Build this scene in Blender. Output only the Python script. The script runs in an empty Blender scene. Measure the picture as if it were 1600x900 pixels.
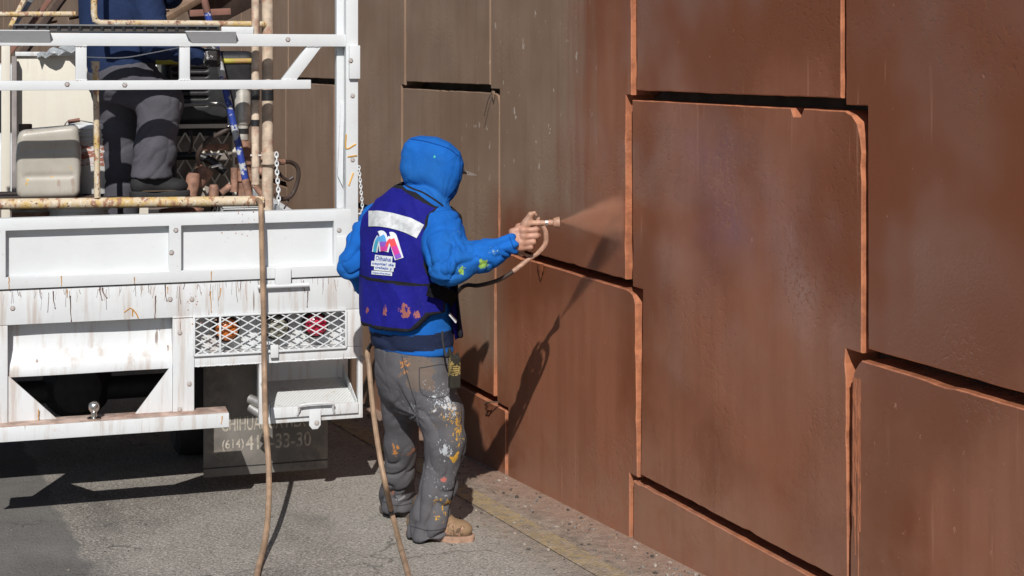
import bpy, bmesh, math, random
import numpy as np
from mathutils import Vector, Matrix
from mathutils.bvhtree import BVHTree

random.seed(7); np.random.seed(7)
scene = bpy.context.scene
COL = scene.collection

# ------------------------------------------------------------------ camera
FPX = 2400.0; HY = 95.0; CZ = 2.0            # focal length and horizon of the photograph in its own pixels
cam_d = bpy.data.cameras.new('camera'); cam = bpy.data.objects.new('camera', cam_d); COL.objects.link(cam)
cam.location = (0, 0, CZ); cam.rotation_euler = (math.radians(90), 0, 0)
cam_d.sensor_width = 36; cam_d.lens = 36 * FPX / 1600
cam_d.shift_y = -(450 - HY) / 1600
cam_d.clip_end = 1000; cam_d.clip_start = 0.1
scene.camera = cam
# ------------------------------------------------------------------ world, sun, exposure
SUN = Vector((0.03, 1.0, -0.83)).normalized()    # way the light travels
elev = math.asin(-SUN.z); azi = math.atan2(-SUN.x, -SUN.y)
world = bpy.data.worlds.new('World'); scene.world = world; world.use_nodes = True
wn = world.node_tree; sky = wn.nodes.new('ShaderNodeTexSky'); sky.sky_type = 'NISHITA'; sky.sun_disc = False
sky.sun_elevation = elev; sky.sun_rotation = azi; sky.altitude = 1400; sky.dust_density = 1.0
wn.nodes['Background'].inputs['Strength'].default_value = 0.055
wn.links.new(sky.outputs[0], wn.nodes['Background'].inputs['Color'])
sun_d = bpy.data.lights.new('sun', 'SUN'); sun_d.energy = 4.4; sun_d.angle = math.radians(0.55); sun_d.color = (1, 0.965, 0.92)
sun_o = bpy.data.objects.new('sun', sun_d); COL.objects.link(sun_o)
sun_o.rotation_euler = SUN.to_track_quat('-Z', 'Y').to_euler(); sun_o.location = (0, -10, 12)
scene.view_settings.view_transform = 'Standard'; scene.view_settings.look = 'None'
scene.view_settings.exposure = 0.0; scene.view_settings.gamma = 1.0
scene.view_settings.use_curve_mapping = False
scene.cycles.max_bounces = 6; scene.cycles.diffuse_bounces = 3; scene.cycles.glossy_bounces = 3; scene.cycles.volume_bounces = 1

# ------------------------------------------------------------------ helpers: where a photo pixel lies on a plane of the place
def P(px, py, Y):
    return np.array([(px - 800) * Y / FPX, Y, CZ - (py - HY) * Y / FPX])
def ray(px, py): return np.array([(px - 800) / FPX, 1.0, -(py - HY) / FPX])
Z0 = 7.5
W0 = np.array([-10 / FPX * Z0, Z0])
WD = np.array([-1016 / FPX, 1.0]); WD /= np.linalg.norm(WD)        # wall runs away along WD
WI = np.array([WD[1], -WD[0]])                                      # into the wall
ZB = CZ - (742 - HY) * Z0 / FPX; SLOPE = 0.0532
def wall_pt(px, py):
    r = ray(px, py); k = (W0 @ WI) / (r[:2] @ WI); p = r * k + [0, 0, CZ]
    return float(-(p[:2] - W0) @ WD), float(p[2])
def gz(x, y): return ZB + SLOPE * float(-(np.array([x, y]) - W0) @ WD)
def ground(px, py):
    r = ray(px, py)
    k = (ZB - CZ + SLOPE * (W0 @ WD)) / (r[2] + SLOPE * (r[:2] @ WD)); return r * k + [0, 0, CZ]
TH = math.radians(16.7)
TU = np.array([math.cos(TH), math.sin(TH)]); TV = np.array([-math.sin(TH), math.cos(TH)])
T0 = P(147, 95, 6.75)[:2]
def tp(px, py, v=0.0):
    r = ray(px, py); k = (T0 @ TV + v) / (r[:2] @ TV); p = r * k + [0, 0, CZ]
    return float((p[:2] - T0) @ TU), float(p[2])
def t3(px, py, v=0.0):
    u, z = tp(px, py, v); return np.array([u, v, z])
def tloc(p):
    p = np.asarray(p, float); q = p[:2] - T0
    return np.array([q @ TU, q @ TV, p[2]])
def tworld(q):
    xy = T0 + TU * q[0] + TV * q[1]; return np.array([xy[0], xy[1], q[2]])

# ------------------------------------------------------------------ helpers: objects
def link(name, me, mats=None, parent=None, smooth=False):
    o = bpy.data.objects.new(name, me); COL.objects.link(o)
    if mats is not None and len(me.materials) == 0:
        for m in (mats if isinstance(mats, (list, tuple)) else [mats]): me.materials.append(m)
    if parent is not None: o.parent = parent
    if smooth: me.polygons.foreach_set('use_smooth', [True] * len(me.polygons))
    return o
def empty(name, loc=(0, 0, 0), rz=0.0):
    o = bpy.data.objects.new(name, None); COL.objects.link(o); o.location = loc; o.rotation_euler = (0, 0, rz)
    o.empty_display_size = 0.1; return o
def tag(o, label=None, cat=None, group=None, kind=None):
    if label: o['label'] = label
    if cat: o['category'] = cat
    if group: o['group'] = group
    if kind: o['kind'] = kind
    return o
def smooth_by_angle(me, deg=35):
    bm = bmesh.new(); bm.from_mesh(me)
    for f in bm.faces: f.smooth = True
    for e in bm.edges:
        if len(e.link_faces) == 2 and e.calc_face_angle(0) > math.radians(deg): e.smooth = False
    bm.to_mesh(me); bm.free()

class MB:
    """collects solids into one mesh"""
    def __init__(s): s.bm = bmesh.new()
    def _bev(s, geom, b, seg=2):
        if b > 0:
            es = [e for e in geom if isinstance(e, bmesh.types.BMEdge) and e.is_valid and len(e.link_faces) == 2 and e.calc_face_angle(0) > 0.5]
            bmesh.ops.bevel(s.bm, geom=es, offset=b, segments=seg, affect='EDGES', profile=0.6)
    def box(s, lo, hi, b=0.004, M=None):
        lo = Vector(lo); hi = Vector(hi)
        r = bmesh.ops.create_cube(s.bm, size=1.0, matrix=Matrix.Translation((lo + hi) / 2) @ Matrix.Diagonal((*(hi - lo), 1)))
        vs = r['verts']
        if M is not None: bmesh.ops.transform(s.bm, matrix=M, verts=vs)
        es = list({e for v in vs for e in v.link_edges}); s._bev(es, b); return s
    def beam(s, a, c, w, h, up=(0, 0, 1), b=0.003):
        """box section w x h from a to c"""
        a = Vector(a); c = Vector(c); d = (c - a); L = d.length; x = d.normalized()
        up = Vector(up); y = up.cross(x)
        if y.length < 1e-4: y = Vector((0, 1, 0)).cross(x)
        y.normalize(); z = x.cross(y)
        M = Matrix.Translation((a + c) / 2) @ Matrix((x, y, z)).transposed().to_4x4()
        return s.box((-L / 2, -w / 2, -h / 2), (L / 2, w / 2, h / 2), b, M)
    def prism(s, pts, v0, v1, b=0.0, axis='y'):
        """polygon in (u,z) pushed from v0 to v1"""
        bm = s.bm
        vs = [bm.verts.new((p[0], v0, p[1])) for p in pts]
        f = bm.faces.new(vs)
        r = bmesh.ops.extrude_face_region(bm, geom=[f])
        nv = [g for g in r['geom'] if isinstance(g, bmesh.types.BMVert)]
        bmesh.ops.translate(bm, verts=nv, vec=(0, v1 - v0, 0))
        es = list({e for v in vs + nv for e in v.link_edges}); s._bev(es, b); return s
    def plate(s, us, zs, holes, v0, v1, b=0.004):
        """rectangular plate with rectangular openings: grid cells, holes = set of (i,j)"""
        bm = s.bm; V = {}
        for i, u in enumerate(us):
            for j, z in enumerate(zs): V[i, j] = bm.verts.new((u, v0, z))
        fs = []
        for i in range(len(us) - 1):
            for j in range(len(zs) - 1):
                if (i, j) not in holes: fs.append(bm.faces.new((V[i, j], V[i + 1, j], V[i + 1, j + 1], V[i, j + 1])))
        r = bmesh.ops.extrude_face_region(bm, geom=fs)
        nv = [g for g in r['geom'] if isinstance(g, bmesh.types.BMVert)]
        bmesh.ops.translate(bm, verts=nv, vec=(0, v1 - v0, 0))
        loose = [v for v in bm.verts if not v.link_faces]; bmesh.ops.delete(bm, geom=loose, context='VERTS')
        es = [e for e in bm.edges]; s._bev(es, b); return s
    def tube(s, pts, r, n=10, closed=False, caps=True, flat=None):
        """pipe along points; r number or list"""
        pts = [Vector(p) for p in pts]; N = len(pts); bm = s.bm
        rs = r if isinstance(r, (list, tuple)) else [r] * N
        rings = []; prev = None
        for i, p in enumerate(pts):
            if closed: t = pts[(i + 1) % N] - pts[i - 1]
            else: t = pts[min(i + 1, N - 1)] - pts[max(i - 1, 0)]
            t.normalize()
            if prev is None:
                a = Vector((0, 0, 1)) if abs(t.z) < 0.9 else Vector((1, 0, 0)); x = a.cross(t).normalized()
            else:
                x = prev - t * prev.dot(t); x.normalize()
            prev = x; y = t.cross(x)
            rings.append([bm.verts.new(p + (x * math.cos(2 * math.pi * k / n) + y * math.sin(2 * math.pi * k / n)) * rs[i]) for k in range(n)])
        for i in range(N if closed else N - 1):
            A = rings[i]; B = rings[(i + 1) % N]
            for k in range(n): bm.faces.new((A[k], A[(k + 1) % n], B[(k + 1) % n], B[k]))
        if caps and not closed:
            bm.faces.new(list(reversed(rings[0]))); bm.faces.new(rings[-1])
        return s
    def lathe(s, prof, c=(0, 0, 0), n=28, axis=(0, 0, 1)):
        """profile (r,h) spun about axis at c"""
        bm = s.bm; q = Vector((0, 0, 1)).rotation_difference(Vector(axis)); c = Vector(c); rings = []
        for (r, h) in prof:
            if r < 1e-5: rings.append([bm.verts.new(c + q @ Vector((0, 0, h)))])
            else: rings.append([bm.verts.new(c + q @ Vector((r * math.cos(2 * math.pi * k / n), r * math.sin(2 * math.pi * k / n), h))) for k in range(n)])
        for A, B in zip(rings[:-1], rings[1:]):
            for k in range(n):
                k2 = (k + 1) % n
                if len(A) == 1 and len(B) == 1: continue
                if len(A) == 1: bm.faces.new((A[0], B[k2], B[k]))
                elif len(B) == 1: bm.faces.new((A[k], A[k2], B[0]))
                else: bm.faces.new((A[k], A[k2], B[k2], B[k]))
        return s
    def build(s, name, mats, parent=None, smooth=True, ang=35):
        bmesh.ops.recalc_face_normals(s.bm, faces=s.bm.faces)
        me = bpy.data.meshes.new(name); s.bm.to_mesh(me); s.bm.free()
        if smooth: smooth_by_angle(me, ang)
        return link(name, me, mats, parent)
def crom(pts, n=6):
    """smooth curve through points"""
    pts = [np.asarray(p, float) for p in pts]; out = []
    Q = [2 * pts[0] - pts[1]] + pts + [2 * pts[-1] - pts[-2]]
    for i in range(1, len(Q) - 2):
        a, b, c, d = Q[i - 1:i + 3]
        for k in range(n):
            t = k / n
            out.append(0.5 * (2 * b + (c - a) * t + (2 * a - 5 * b + 4 * c - d) * t * t + (3 * b - a - 3 * c + d) * t ** 3))
    out.append(pts[-1]); return out

# ------------------------------------------------------------------ helpers: materials
class Mat:
    def __init__(s, name):
        s.m = bpy.data.materials.new(name); s.m.use_nodes = True; s.nt = s.m.node_tree
        s.b = s.nt.nodes['Principled BSDF']; s.tc = s.nt.nodes.new('ShaderNodeTexCoord'); s.obj = s.tc.outputs['Object']
    def n(s, t): return s.nt.nodes.new(t)
    def put(s, sock, v):
        if hasattr(v, 'links') or isinstance(v, bpy.types.NodeSocket): s.nt.links.new(v, sock)
        else: sock.default_value = v
    def vec(s, scale=(1, 1, 1), loc=(0, 0, 0), src=None, rot=(0, 0, 0)):
        k = s.n('ShaderNodeMapping'); k.inputs['Scale'].default_value = scale; k.inputs['Location'].default_value = loc; k.inputs['Rotation'].default_value = rot
        s.nt.links.new(src or s.obj, k.inputs['Vector']); return k.outputs[0]
    def noise(s, scale=5, detail=4, rough=0.55, vec=None, dist=0.0):
        k = s.n('ShaderNodeTexNoise'); k.inputs['Scale'].default_value = scale; k.inputs['Detail'].default_value = detail
        k.inputs['Roughness'].default_value = rough; k.inputs['Distortion'].default_value = dist
        s.nt.links.new(vec or s.obj, k.inputs['Vector']); return k.outputs[0]
    def voro(s, scale=20, feat='F1', vec=None, out=0):
        k = s.n('ShaderNodeTexVoronoi'); k.feature = feat; k.inputs['Scale'].default_value = scale
        s.nt.links.new(vec or s.obj, k.inputs['Vector']); return k.outputs[out]
    def mr(s, x, a, b, c=0.0, d=1.0, smooth=True):
        k = s.n('ShaderNodeMapRange'); k.interpolation_type = 'SMOOTHSTEP' if smooth else 'LINEAR'
        for nm, v in (('From Min', a), ('From Max', b), ('To Min', c), ('To Max', d)): s.put(k.inputs[nm], v)
        s.put(k.inputs['Value'], x); return k.outputs[0]
    def math(s, op, a, b=0.0, clamp=False):
        k = s.n('ShaderNodeMath'); k.operation = op; k.use_clamp = clamp; s.put(k.inputs[0], a); s.put(k.inputs[1], b); return k.outputs[0]
    def mix(s, f, a, b, mode='MIX'):
        k = s.n('ShaderNodeMix'); k.data_type = 'RGBA'; k.blend_type = mode
        s.put(k.inputs[0], f)
        for i, v in ((6, a), (7, b)):
            s.put(k.inputs[i], v if not isinstance(v, tuple) else (*v[:3], 1))
        return k.outputs[2]
    def xyz(s, src=None):
        k = s.n('ShaderNodeSeparateXYZ'); s.nt.links.new(src or s.obj, k.inputs[0]); return k.outputs
    def blob(s, c, r0, r1, sc=(1, 1, 1)):
        """1 inside r0, 0 outside r1 about the point c (object space)"""
        k = s.n('ShaderNodeVectorMath'); k.operation = 'DISTANCE'
        s.nt.links.new(s.vec(sc), k.inputs[0]); k.inputs[1].default_value = tuple(float(a * b) for a, b in zip(c, sc))
        return s.mr(k.outputs['Value'], r0, r1, 1.0, 0.0)
    def bump(s, h, strength=0.3, dist=0.01, chain=None):
        k = s.n('ShaderNodeBump'); k.inputs['Strength'].default_value = strength; k.inputs['Distance'].default_value = dist
        s.put(k.inputs['Height'], h)
        if chain: s.nt.links.new(chain, k.inputs['Normal'])
        return k.outputs[0]
    def done(s, col, rough=0.6, metal=0.0, normal=None, spec=None, **kw):
        s.put(s.b.inputs['Base Color'], (*col[:3], 1) if isinstance(col, tuple) else col)
        s.put(s.b.inputs['Roughness'], rough); s.put(s.b.inputs['Metallic'], metal)
        if normal: s.nt.links.new(normal, s.b.inputs['Normal'])
        if spec is not None: s.put(s.b.inputs['Specular IOR Level'], spec)
        for k, v in kw.items(): s.put(s.b.inputs[k.replace('_', ' ')], v)
        return s.m
def mul(c, f): return tuple(min(1.0, a * f) for a in c)
def simple(name, col, rough=0.6, var=0.25, scale=9, bump=0.15, bscale=70, metal=0.0, dirt=None, dirt_amt=0.5, dirt_scale=6, spec=None):
    m = Mat(name)
    c = m.mix(m.mr(m.noise(scale, 5), 0.3, 0.7), mul(col, 1 - var), mul(col, 1 + var * 0.6))
    if dirt: c = m.mix(m.mr(m.noise(dirt_scale, 8, 0.7), 0.62 - 0.2 * dirt_amt, 0.72), c, dirt)
    r = m.mr(m.noise(scale * 2.3, 4), 0.2, 0.8, max(0.05, rough - 0.12), min(1, rough + 0.12))
    return m.done(c, r, metal, m.bump(m.noise(bscale, 4), bump, 0.004), spec)

# ------------------------------------------------------------------ helpers: blended solids (distance fields turned into one continuous surface)
def dot3(p, d): return p[0] * d[0] + p[1] * d[1] + p[2] * d[2]
def cap(p, a, b, ra, rb):
    a = np.asarray(a, np.float32); b = np.asarray(b, np.float32); ab = b - a
    q = (p[0] - a[0], p[1] - a[1], p[2] - a[2])
    t = np.clip(dot3(q, ab) / float(ab @ ab + 1e-12), 0, 1)
    d = np.sqrt((q[0] - t * ab[0]) ** 2 + (q[1] - t * ab[1]) ** 2 + (q[2] - t * ab[2]) ** 2)
    return d - (ra + (rb - ra) * t)
def chain(p, pts, rs, k=0.02):
    d = None
    for i in range(len(pts) - 1):
        c = cap(p, pts[i], pts[i + 1], rs[i], rs[i + 1]); d = c if d is None else smin(d, c, k)
    return d
def ell(p, c, r, ax=None):
    q = (p[0] - c[0], p[1] - c[1], p[2] - c[2])
    if ax is not None: q = tuple(dot3(q, a) for a in ax)
    k0 = np.sqrt(sum((q[i] / r[i]) ** 2 for i in range(3))) + 1e-9
    k1 = np.sqrt(sum((q[i] / r[i] ** 2) ** 2 for i in range(3))) + 1e-9
    return k0 * (k0 - 1) / k1
def rbox(p, c, h, r, ax=None):
    q = (p[0] - c[0], p[1] - c[1], p[2] - c[2])
    if ax is not None: q = tuple(dot3(q, a) for a in ax)
    e = [np.abs(q[i]) - (h[i] - r) for i in range(3)]
    return np.sqrt(sum(np.maximum(x, 0) ** 2 for x in e)) + np.minimum(np.maximum(np.maximum(e[0], e[1]), e[2]), 0) - r
def smin(a, b, k):
    h = np.maximum(k - np.abs(a - b), 0) / k; return np.minimum(a, b) - h * h * k * 0.25
def smax(a, b, k): return -smin(-a, -b, k)
def loft(p, secs, R, Fv, ex=2.3):
    """stack of ovals: (centre, half width along R, half depth along Fv), sorted by height"""
    secs = sorted(secs, key=lambda s: s[0][2])
    D = crom([np.array([*s[0], s[1], s[2]]) for s in secs], 8)
    D = np.array(D); z = D[:, 2]; Z = p[2]
    cx = np.interp(Z, z, D[:, 0]); cy = np.interp(Z, z, D[:, 1]); rx = np.interp(Z, z, D[:, 3]); ry = np.interp(Z, z, D[:, 4])
    a = np.abs((p[0] - cx) * R[0] + (p[1] - cy) * R[1]) / rx; b = np.abs((p[0] - cx) * Fv[0] + (p[1] - cy) * Fv[1]) / ry
    d = ((a ** ex + b ** ex) ** (1 / ex) - 1) * np.minimum(rx, ry)
    return smax(smax(d, Z - z[-1], 0.03), z[0] - Z, 0.03)
def nets(fn, lo, hi, h):
    lo = np.asarray(lo, np.float32); n = np.ceil((np.asarray(hi) - lo) / h).astype(int) + 1
    ax = [lo[i] + h * np.arange(n[i], dtype=np.float32) for i in range(3)]
    p = np.meshgrid(*ax, indexing='ij'); V = fn(p).astype(np.float32)
    V[0] = V[-1] = 1; V[:, 0] = V[:, -1] = 1; V[:, :, 0] = V[:, :, -1] = 1
    S = V < 0; C = [slice(None, -1), slice(1, None)]
    acc = np.zeros((*(n - 1), 3), np.float32); cnt = np.zeros(tuple(n - 1), np.float32)
    for axis in range(3):
        o = [i for i in range(3) if i != axis]
        for da in (0, 1):
            for db in (0, 1):
                s0 = [None] * 3; s1 = [None] * 3
                s0[axis] = C[0]; s1[axis] = C[1]; s0[o[0]] = s1[o[0]] = C[da]; s0[o[1]] = s1[o[1]] = C[db]
                a = V[tuple(s0)]; b = V[tuple(s1)]; m = (a < 0) != (b < 0)
                t = np.where(m, a / np.where(m, a - b, 1), 0)
                cnt += m; acc[..., axis] += t
                acc[..., o[0]] += m * da; acc[..., o[1]] += m * db
    act = cnt > 0; idx = -np.ones(act.shape, np.int64); idx[act] = np.arange(act.sum())
    base = np.stack(np.nonzero(act), -1).astype(np.float32)
    verts = lo + h * (base + acc[act] / cnt[act][:, None])
    faces = []
    for axis in range(3):
        o = [i for i in range(3) if i != axis]
        s0 = [slice(1, -1)] * 3; s1 = [slice(1, -1)] * 3; s0[axis] = slice(0, -1); s1[axis] = slice(1, None)
        m = S[tuple(s0)] != S[tuple(s1)]; e = np.stack(np.nonzero(m), -1)
        flip = S[tuple(s0)][m]
        e[:, o[0]] += 1; e[:, o[1]] += 1
        def at(d0, d1):
            q = e.copy(); q[:, o[0]] += d0; q[:, o[1]] += d1; return idx[q[:, 0], q[:, 1], q[:, 2]]
        quad = np.stack([at(-1, -1), at(0, -1), at(0, 0), at(-1, 0)], -1)
        if axis == 1: flip = ~flip
        quad[~flip] = quad[~flip][:, ::-1]
        faces.append(quad)
    faces = np.concatenate(faces); return verts.astype(np.float64), faces[(faces >= 0).all(1)]
def relax(v, f, it=2, w=0.5):
    n = len(v)
    for _ in range(it):
        s = np.zeros_like(v); c = np.zeros(n)
        for a, b in ((0, 1), (1, 2), (2, 3), (3, 0)):
            np.add.at(s, f[:, a], v[f[:, b]]); np.add.at(s, f[:, b], v[f[:, a]]); np.add.at(c, f[:, a], 1); np.add.at(c, f[:, b], 1)
        v = v * (1 - w) + w * s / np.maximum(c, 1)[:, None]
    return v
def vnormals(v, f):
    fn = np.cross(v[f[:, 2]] - v[f[:, 0]], v[f[:, 3]] - v[f[:, 1]]); nn = np.zeros_like(v)
    for k in range(4): np.add.at(nn, f[:, k], fn)
    return nn / (np.linalg.norm(nn, axis=1)[:, None] + 1e-12)
_lat = np.random.RandomState(3).rand(32, 32, 32)
def vnoise(p, sc=(1, 1, 1)):
    q = np.asarray(p) * np.asarray(sc); i = np.floor(q).astype(int); f = q - i; f = f * f * (3 - 2 * f); r = 0
    for a in (0, 1):
        for b in (0, 1):
            for c in (0, 1):
                w = (f[:, 0] if a else 1 - f[:, 0]) * (f[:, 1] if b else 1 - f[:, 1]) * (f[:, 2] if c else 1 - f[:, 2])
                r = r + w * _lat[(i[:, 0] + a) % 32, (i[:, 1] + b) % 32, (i[:, 2] + c) % 32]
    return r
def ridged(p, sc): return 1 - np.abs(2 * vnoise(p, sc) - 1)
def blended(name, fn, lo, hi, h, mats, parent=None, origin=(0, 0, 0), it=1, disp=None, pick=None):
    v, f = nets(fn, lo, hi, h); v = relax(v, f, it)
    if disp is not None: v = v + vnormals(v, f) * disp(v)[:, None]
    me = bpy.data.meshes.new(name); me.from_pydata((v - np.asarray(origin)).tolist(), [], f.tolist()); me.update()
    for m in (mats if isinstance(mats, (list, tuple)) else [mats]): me.materials.append(m)
    if pick is not None:
        c = v[f].mean(1); me.polygons.foreach_set('material_index', pick(c).astype(np.int32))
    me.polygons.foreach_set('use_smooth', np.ones(len(f), bool))
    return link(name, me, None, parent)
# ================================================================== THE SETTING
# ------------------------------------------------------------------ wall paint
def wall_material():
    m = Mat('wall_paint'); X, Y, Z = m.xyz()
    n1 = m.noise(1.6, 3, 0.6); n2 = m.noise(6, 4, 0.65); streak = m.noise(3.0, 4, 0.6, m.vec((4.5, 4.5, 0.35)))
    # fresh red-brown coat: everything nearer than the edge of the painter's work, and low down further along
    wob = m.math('ADD', m.math('MULTIPLY', m.math('SUBTRACT', streak, 0.5), 0.9), m.math('MULTIPLY', m.math('SUBTRACT', n1, 0.5), 0.35))
    fA = m.mr(m.math('ADD', X, wob), 0.56, 1.10)
    zz = m.math('ADD', Z, m.math('MULTIPLY', m.math('SUBTRACT', n1, 0.5), 0.5))
    fB = m.math('MULTIPLY', m.mr(zz, 1.17, 1.46, 1, 0), m.mr(X, -0.35, 0.12))
    fC = m.math('MULTIPLY', m.mr(zz, 0.34, 0.72, 1, 0), m.mr(X, -2.6, -1.4))
    fresh = m.math('MAXIMUM', m.math('MAXIMUM', fA, fB), fC)
    old = m.mix(m.mr(n1, 0.3, 0.7), (0.235, 0.150, 0.098), (0.305, 0.205, 0.14))
    old = m.mix(m.mr(streak, 0.45, 0.8, 0, 0.55), old, (0.20, 0.125, 0.08))
    # chips of the old coat showing pale concrete
    chipn = m.noise(17, 4, 0.55, m.vec((1.2, 1.2, 0.72)))
    zone = m.math('MULTIPLY', m.mr(m.noise(1.3, 2), 0.38, 0.55), m.mr(Z, 1.25, 1.6))
    zone = m.math('MULTIPLY', zone, m.mr(X, -0.9, -0.05))
    chip = m.math('MULTIPLY', m.mr(chipn, 0.655, 0.668), zone)
    old = m.mix(chip, old, (0.52, 0.44, 0.37))
    # wet and drying coats
    big = m.noise(0.85, 2, 0.55, m.vec((1, 1, 0.8), (3.1, 0, 1.7)))
    dry = m.mr(m.math('SUBTRACT', m.math('ADD', big, m.math('MULTIPLY', n2, 0.16)), m.math('MULTIPLY', Z, 0.12)), 0.38, 0.56)
    red = m.mix(dry, (0.212, 0.069, 0.030), (0.33, 0.130, 0.071))
    red = m.mix(m.mr(streak, 0.35, 0.75, 0, 0.4), red, (0.215, 0.071, 0.033))
    # runs and thin pale drips
    run = m.mr(m.noise(11, 2, 0.4, m.vec((2.6, 2.6, 0.13))), 0.655, 0.70)
    run = m.math('MULTIPLY', run, m.mr(m.noise(2.0, 3), 0.48, 0.6))
    red = m.mix(m.math('MULTIPLY', run, 0.28), red, (0.52, 0.26, 0.17))
    speck = m.mr(m.noise(42, 3, 0.65, m.vec((1, 1, 0.6))), 0.70, 0.725)
    red = m.mix(m.math('MULTIPLY', speck, 0.6), red, (0.55, 0.28, 0.19))
    pit = m.mr(m.noise(55, 3, 0.6), 0.27, 0.22)
    red = m.mix(m.math('MULTIPLY', pit, 0.5), red, (0.09, 0.035, 0.022))
    # sunlit brightness painted into the fresh coat's joint edges and chamfers (faces that turn away from the wall front)
    col = m.mix(fresh, old, red)
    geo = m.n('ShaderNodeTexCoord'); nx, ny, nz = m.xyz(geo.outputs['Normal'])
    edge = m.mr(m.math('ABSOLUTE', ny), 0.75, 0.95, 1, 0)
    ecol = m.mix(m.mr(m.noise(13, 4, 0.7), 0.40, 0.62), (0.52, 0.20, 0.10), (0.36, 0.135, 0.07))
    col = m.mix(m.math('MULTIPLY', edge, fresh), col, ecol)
    # road dust on the foot of the wall
    dust = m.mr(m.math('ADD', Z, m.math('MULTIPLY', X, -SLOPE)), 0.0, 0.55, 0.42, 0.0)
    col = m.mix(m.math('MULTIPLY', dust, m.mr(n2, 0.25, 0.65)), col, (0.33, 0.19, 0.135))
    wet = m.mr(m.noise(1.15, 3, 0.62, m.vec((1, 1, 0.9), (0.4, 0, 2.2))), 0.34, 0.64)
    wet = m.math('MULTIPLY', wet, m.mr(X, 0.2, 1.6, 0.35, 1.0))
    rough = m.math('ADD', m.mr(wet, 0, 1, 0.55, 0.22), m.math('MULTIPLY', m.math('SUBTRACT', n2, 0.5), 0.22))
    rough = m.math('ADD', rough, m.math('MULTIPLY', m.math('SUBTRACT', 1.0, fresh), 0.2))
    rgt = m.mr(X, 0.6, 3.0, 0.35, 1.0)
    peel = m.math('MULTIPLY', m.noise(95, 2, 0.6), rgt)
    pits = m.math('MULTIPLY', m.mr(m.noise(38, 3, 0.7), 0.28, 0.5), m.mr(m.noise(1.7, 1), 0.48, 0.66))
    nrm = m.bump(m.math('ADD', m.math('MULTIPLY', peel, 0.3), pits), 0.26, 0.006)
    return m.done(col, rough, 0, nrm, m.mr(wet, 0, 1, 0.25, 1.0), Coat_Weight=m.math('MULTIPLY', wet, m.math('MULTIPLY', fresh, 0.32)), Coat_Roughness=0.24)
M_WALL = wall_material()

wall = empty('retaining_wall', (W0[0], W0[1], 0), math.atan2(-WD[1], -WD[0]))
tag(wall, 'tall precast concrete panel wall being painted red-brown beside the road', 'wall')
# wall frame: x towards the camera along the wall, y into it, z up
LEV = [-1.24, -0.47, 0.31, 1.08, 1.86, 2.635, 3.41, 4.18, 4.95]        # heights of the horizontal joints
def tx(px, y): return wall_pt(px, y)[0]
BND = {0: [-0.15] * 8, 1: [1.32] * 8, 2: [2.85] * 8}
BND[0] = [0.0, tx(791, 700), tx(773.5, 530), tx(780, 260), tx(766, 60), -0.1, -0.2, -0.1]
BND[1] = [1.3, tx(986, 790), tx(998, 600), tx(983, 300), tx(991, 70), 1.4, 1.3, 1.3]
BND[2] = [2.75, tx(1328, 800), tx(1328, 740), tx(1351, 350), tx(1318, 70), 2.9, 2.8, 2.8]
GAP = {0: [0.03, 0.034, (0.046, 0.016), (0.030, 0.018), 0.022, 0.02, 0.02, 0.02],
       1: [0.05, (0.042, 0.034), (0.034, 0.070), (0.062, 0.052), (0.050, 0.044), 0.05, 0.05, 0.05],
       2: [0.03, (0.034, 0.028), (0.024, 0.044), (0.034, 0.028), 0.022, 0.03, 0.03, 0.03]}
rnd = random.Random(5)
for k in list(range(-30, 0)) + list(range(3, 8)):
    c = {-1: -1.53, -2: -2.92, -3: -4.2}.get(k, 1.32 + (k - 1) * 1.5 if k > 0 else -4.2 + (k + 3) * 1.45)
    BND[k] = [c + rnd.uniform(-0.03, 0.03) for _ in range(8)]; GAP[k] = [rnd.uniform(0.016, 0.028) for _ in range(8)]
BND[-1][3] = tx(628, 170); BND[-1][4] = tx(633, 60); BND[-2][4] = tx(526, 60); BND[-3][4] = tx(451, 60)
HGAP = 0.040
def outline(pts, step=0.045, jit=0.0009, seed=0):
    r = random.Random(seed); out = []
    pts = [p for i, p in enumerate(pts) if math.hypot(p[0] - pts[i - 1][0], p[1] - pts[i - 1][1]) > 1e-4]
    for i, a in enumerate(pts):
        b = pts[(i + 1) % len(pts)]; L = math.hypot(b[0] - a[0], b[1] - a[1])
        n = max(1, int(L / step)); nx_, nz_ = -(b[1] - a[1]) / L, (b[0] - a[0]) / L
        off = 0
        for q in range(n):
            t = q / n; e = 0
            if q:
                e = r.uniform(-jit, jit) + (r.uniform(0.002, 0.006) if r.random() < 0.07 else 0)
            out.append((a[0] + (b[0] - a[0]) * t + nx_ * e, a[1] + (b[1] - a[1]) * t + nz_ * e))
    return out
def inset(pts, d):
    n = len(pts); out = []
    for i in range(n):
        a, b, c = Vector(pts[i - 1]), Vector(pts[i]), Vector(pts[(i + 1) % n])
        t1 = (b - a).normalized(); t2 = (c - b).normalized()
        n1 = Vector((-t1.y, t1.x)); n2 = Vector((-t2.y, t2.x)); nn = n1 + n2
        if nn.length < 1e-5: nn = n1
        nn.normalize(); k = d / max(0.5, nn.dot(n1)); out.append((b.x + nn.x * k, b.y + nn.y * k))
    return out
def panel(pts, y0, seed, cham=0.0035):
    P0 = outline(pts, seed=seed); P1 = inset(P0, cham)
    n = len(P0); vs = [(x, y0, z) for x, z in P1] + [(x, y0 + cham, z) for x, z in P0] + [(x, 0.13, z) for x, z in P0]
    fs = [list(range(n))]
    for i in range(n):
        j = (i + 1) % n
        fs.append([i, i + n, j + n, j]); fs.append([i + n, i + 2 * n, j + 2 * n, j + n])
    me = bpy.data.meshes.new('panel'); me.from_pydata(vs, [], fs); me.update()
    return link('panel', me, M_WALL, wall)
seed = 0
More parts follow.
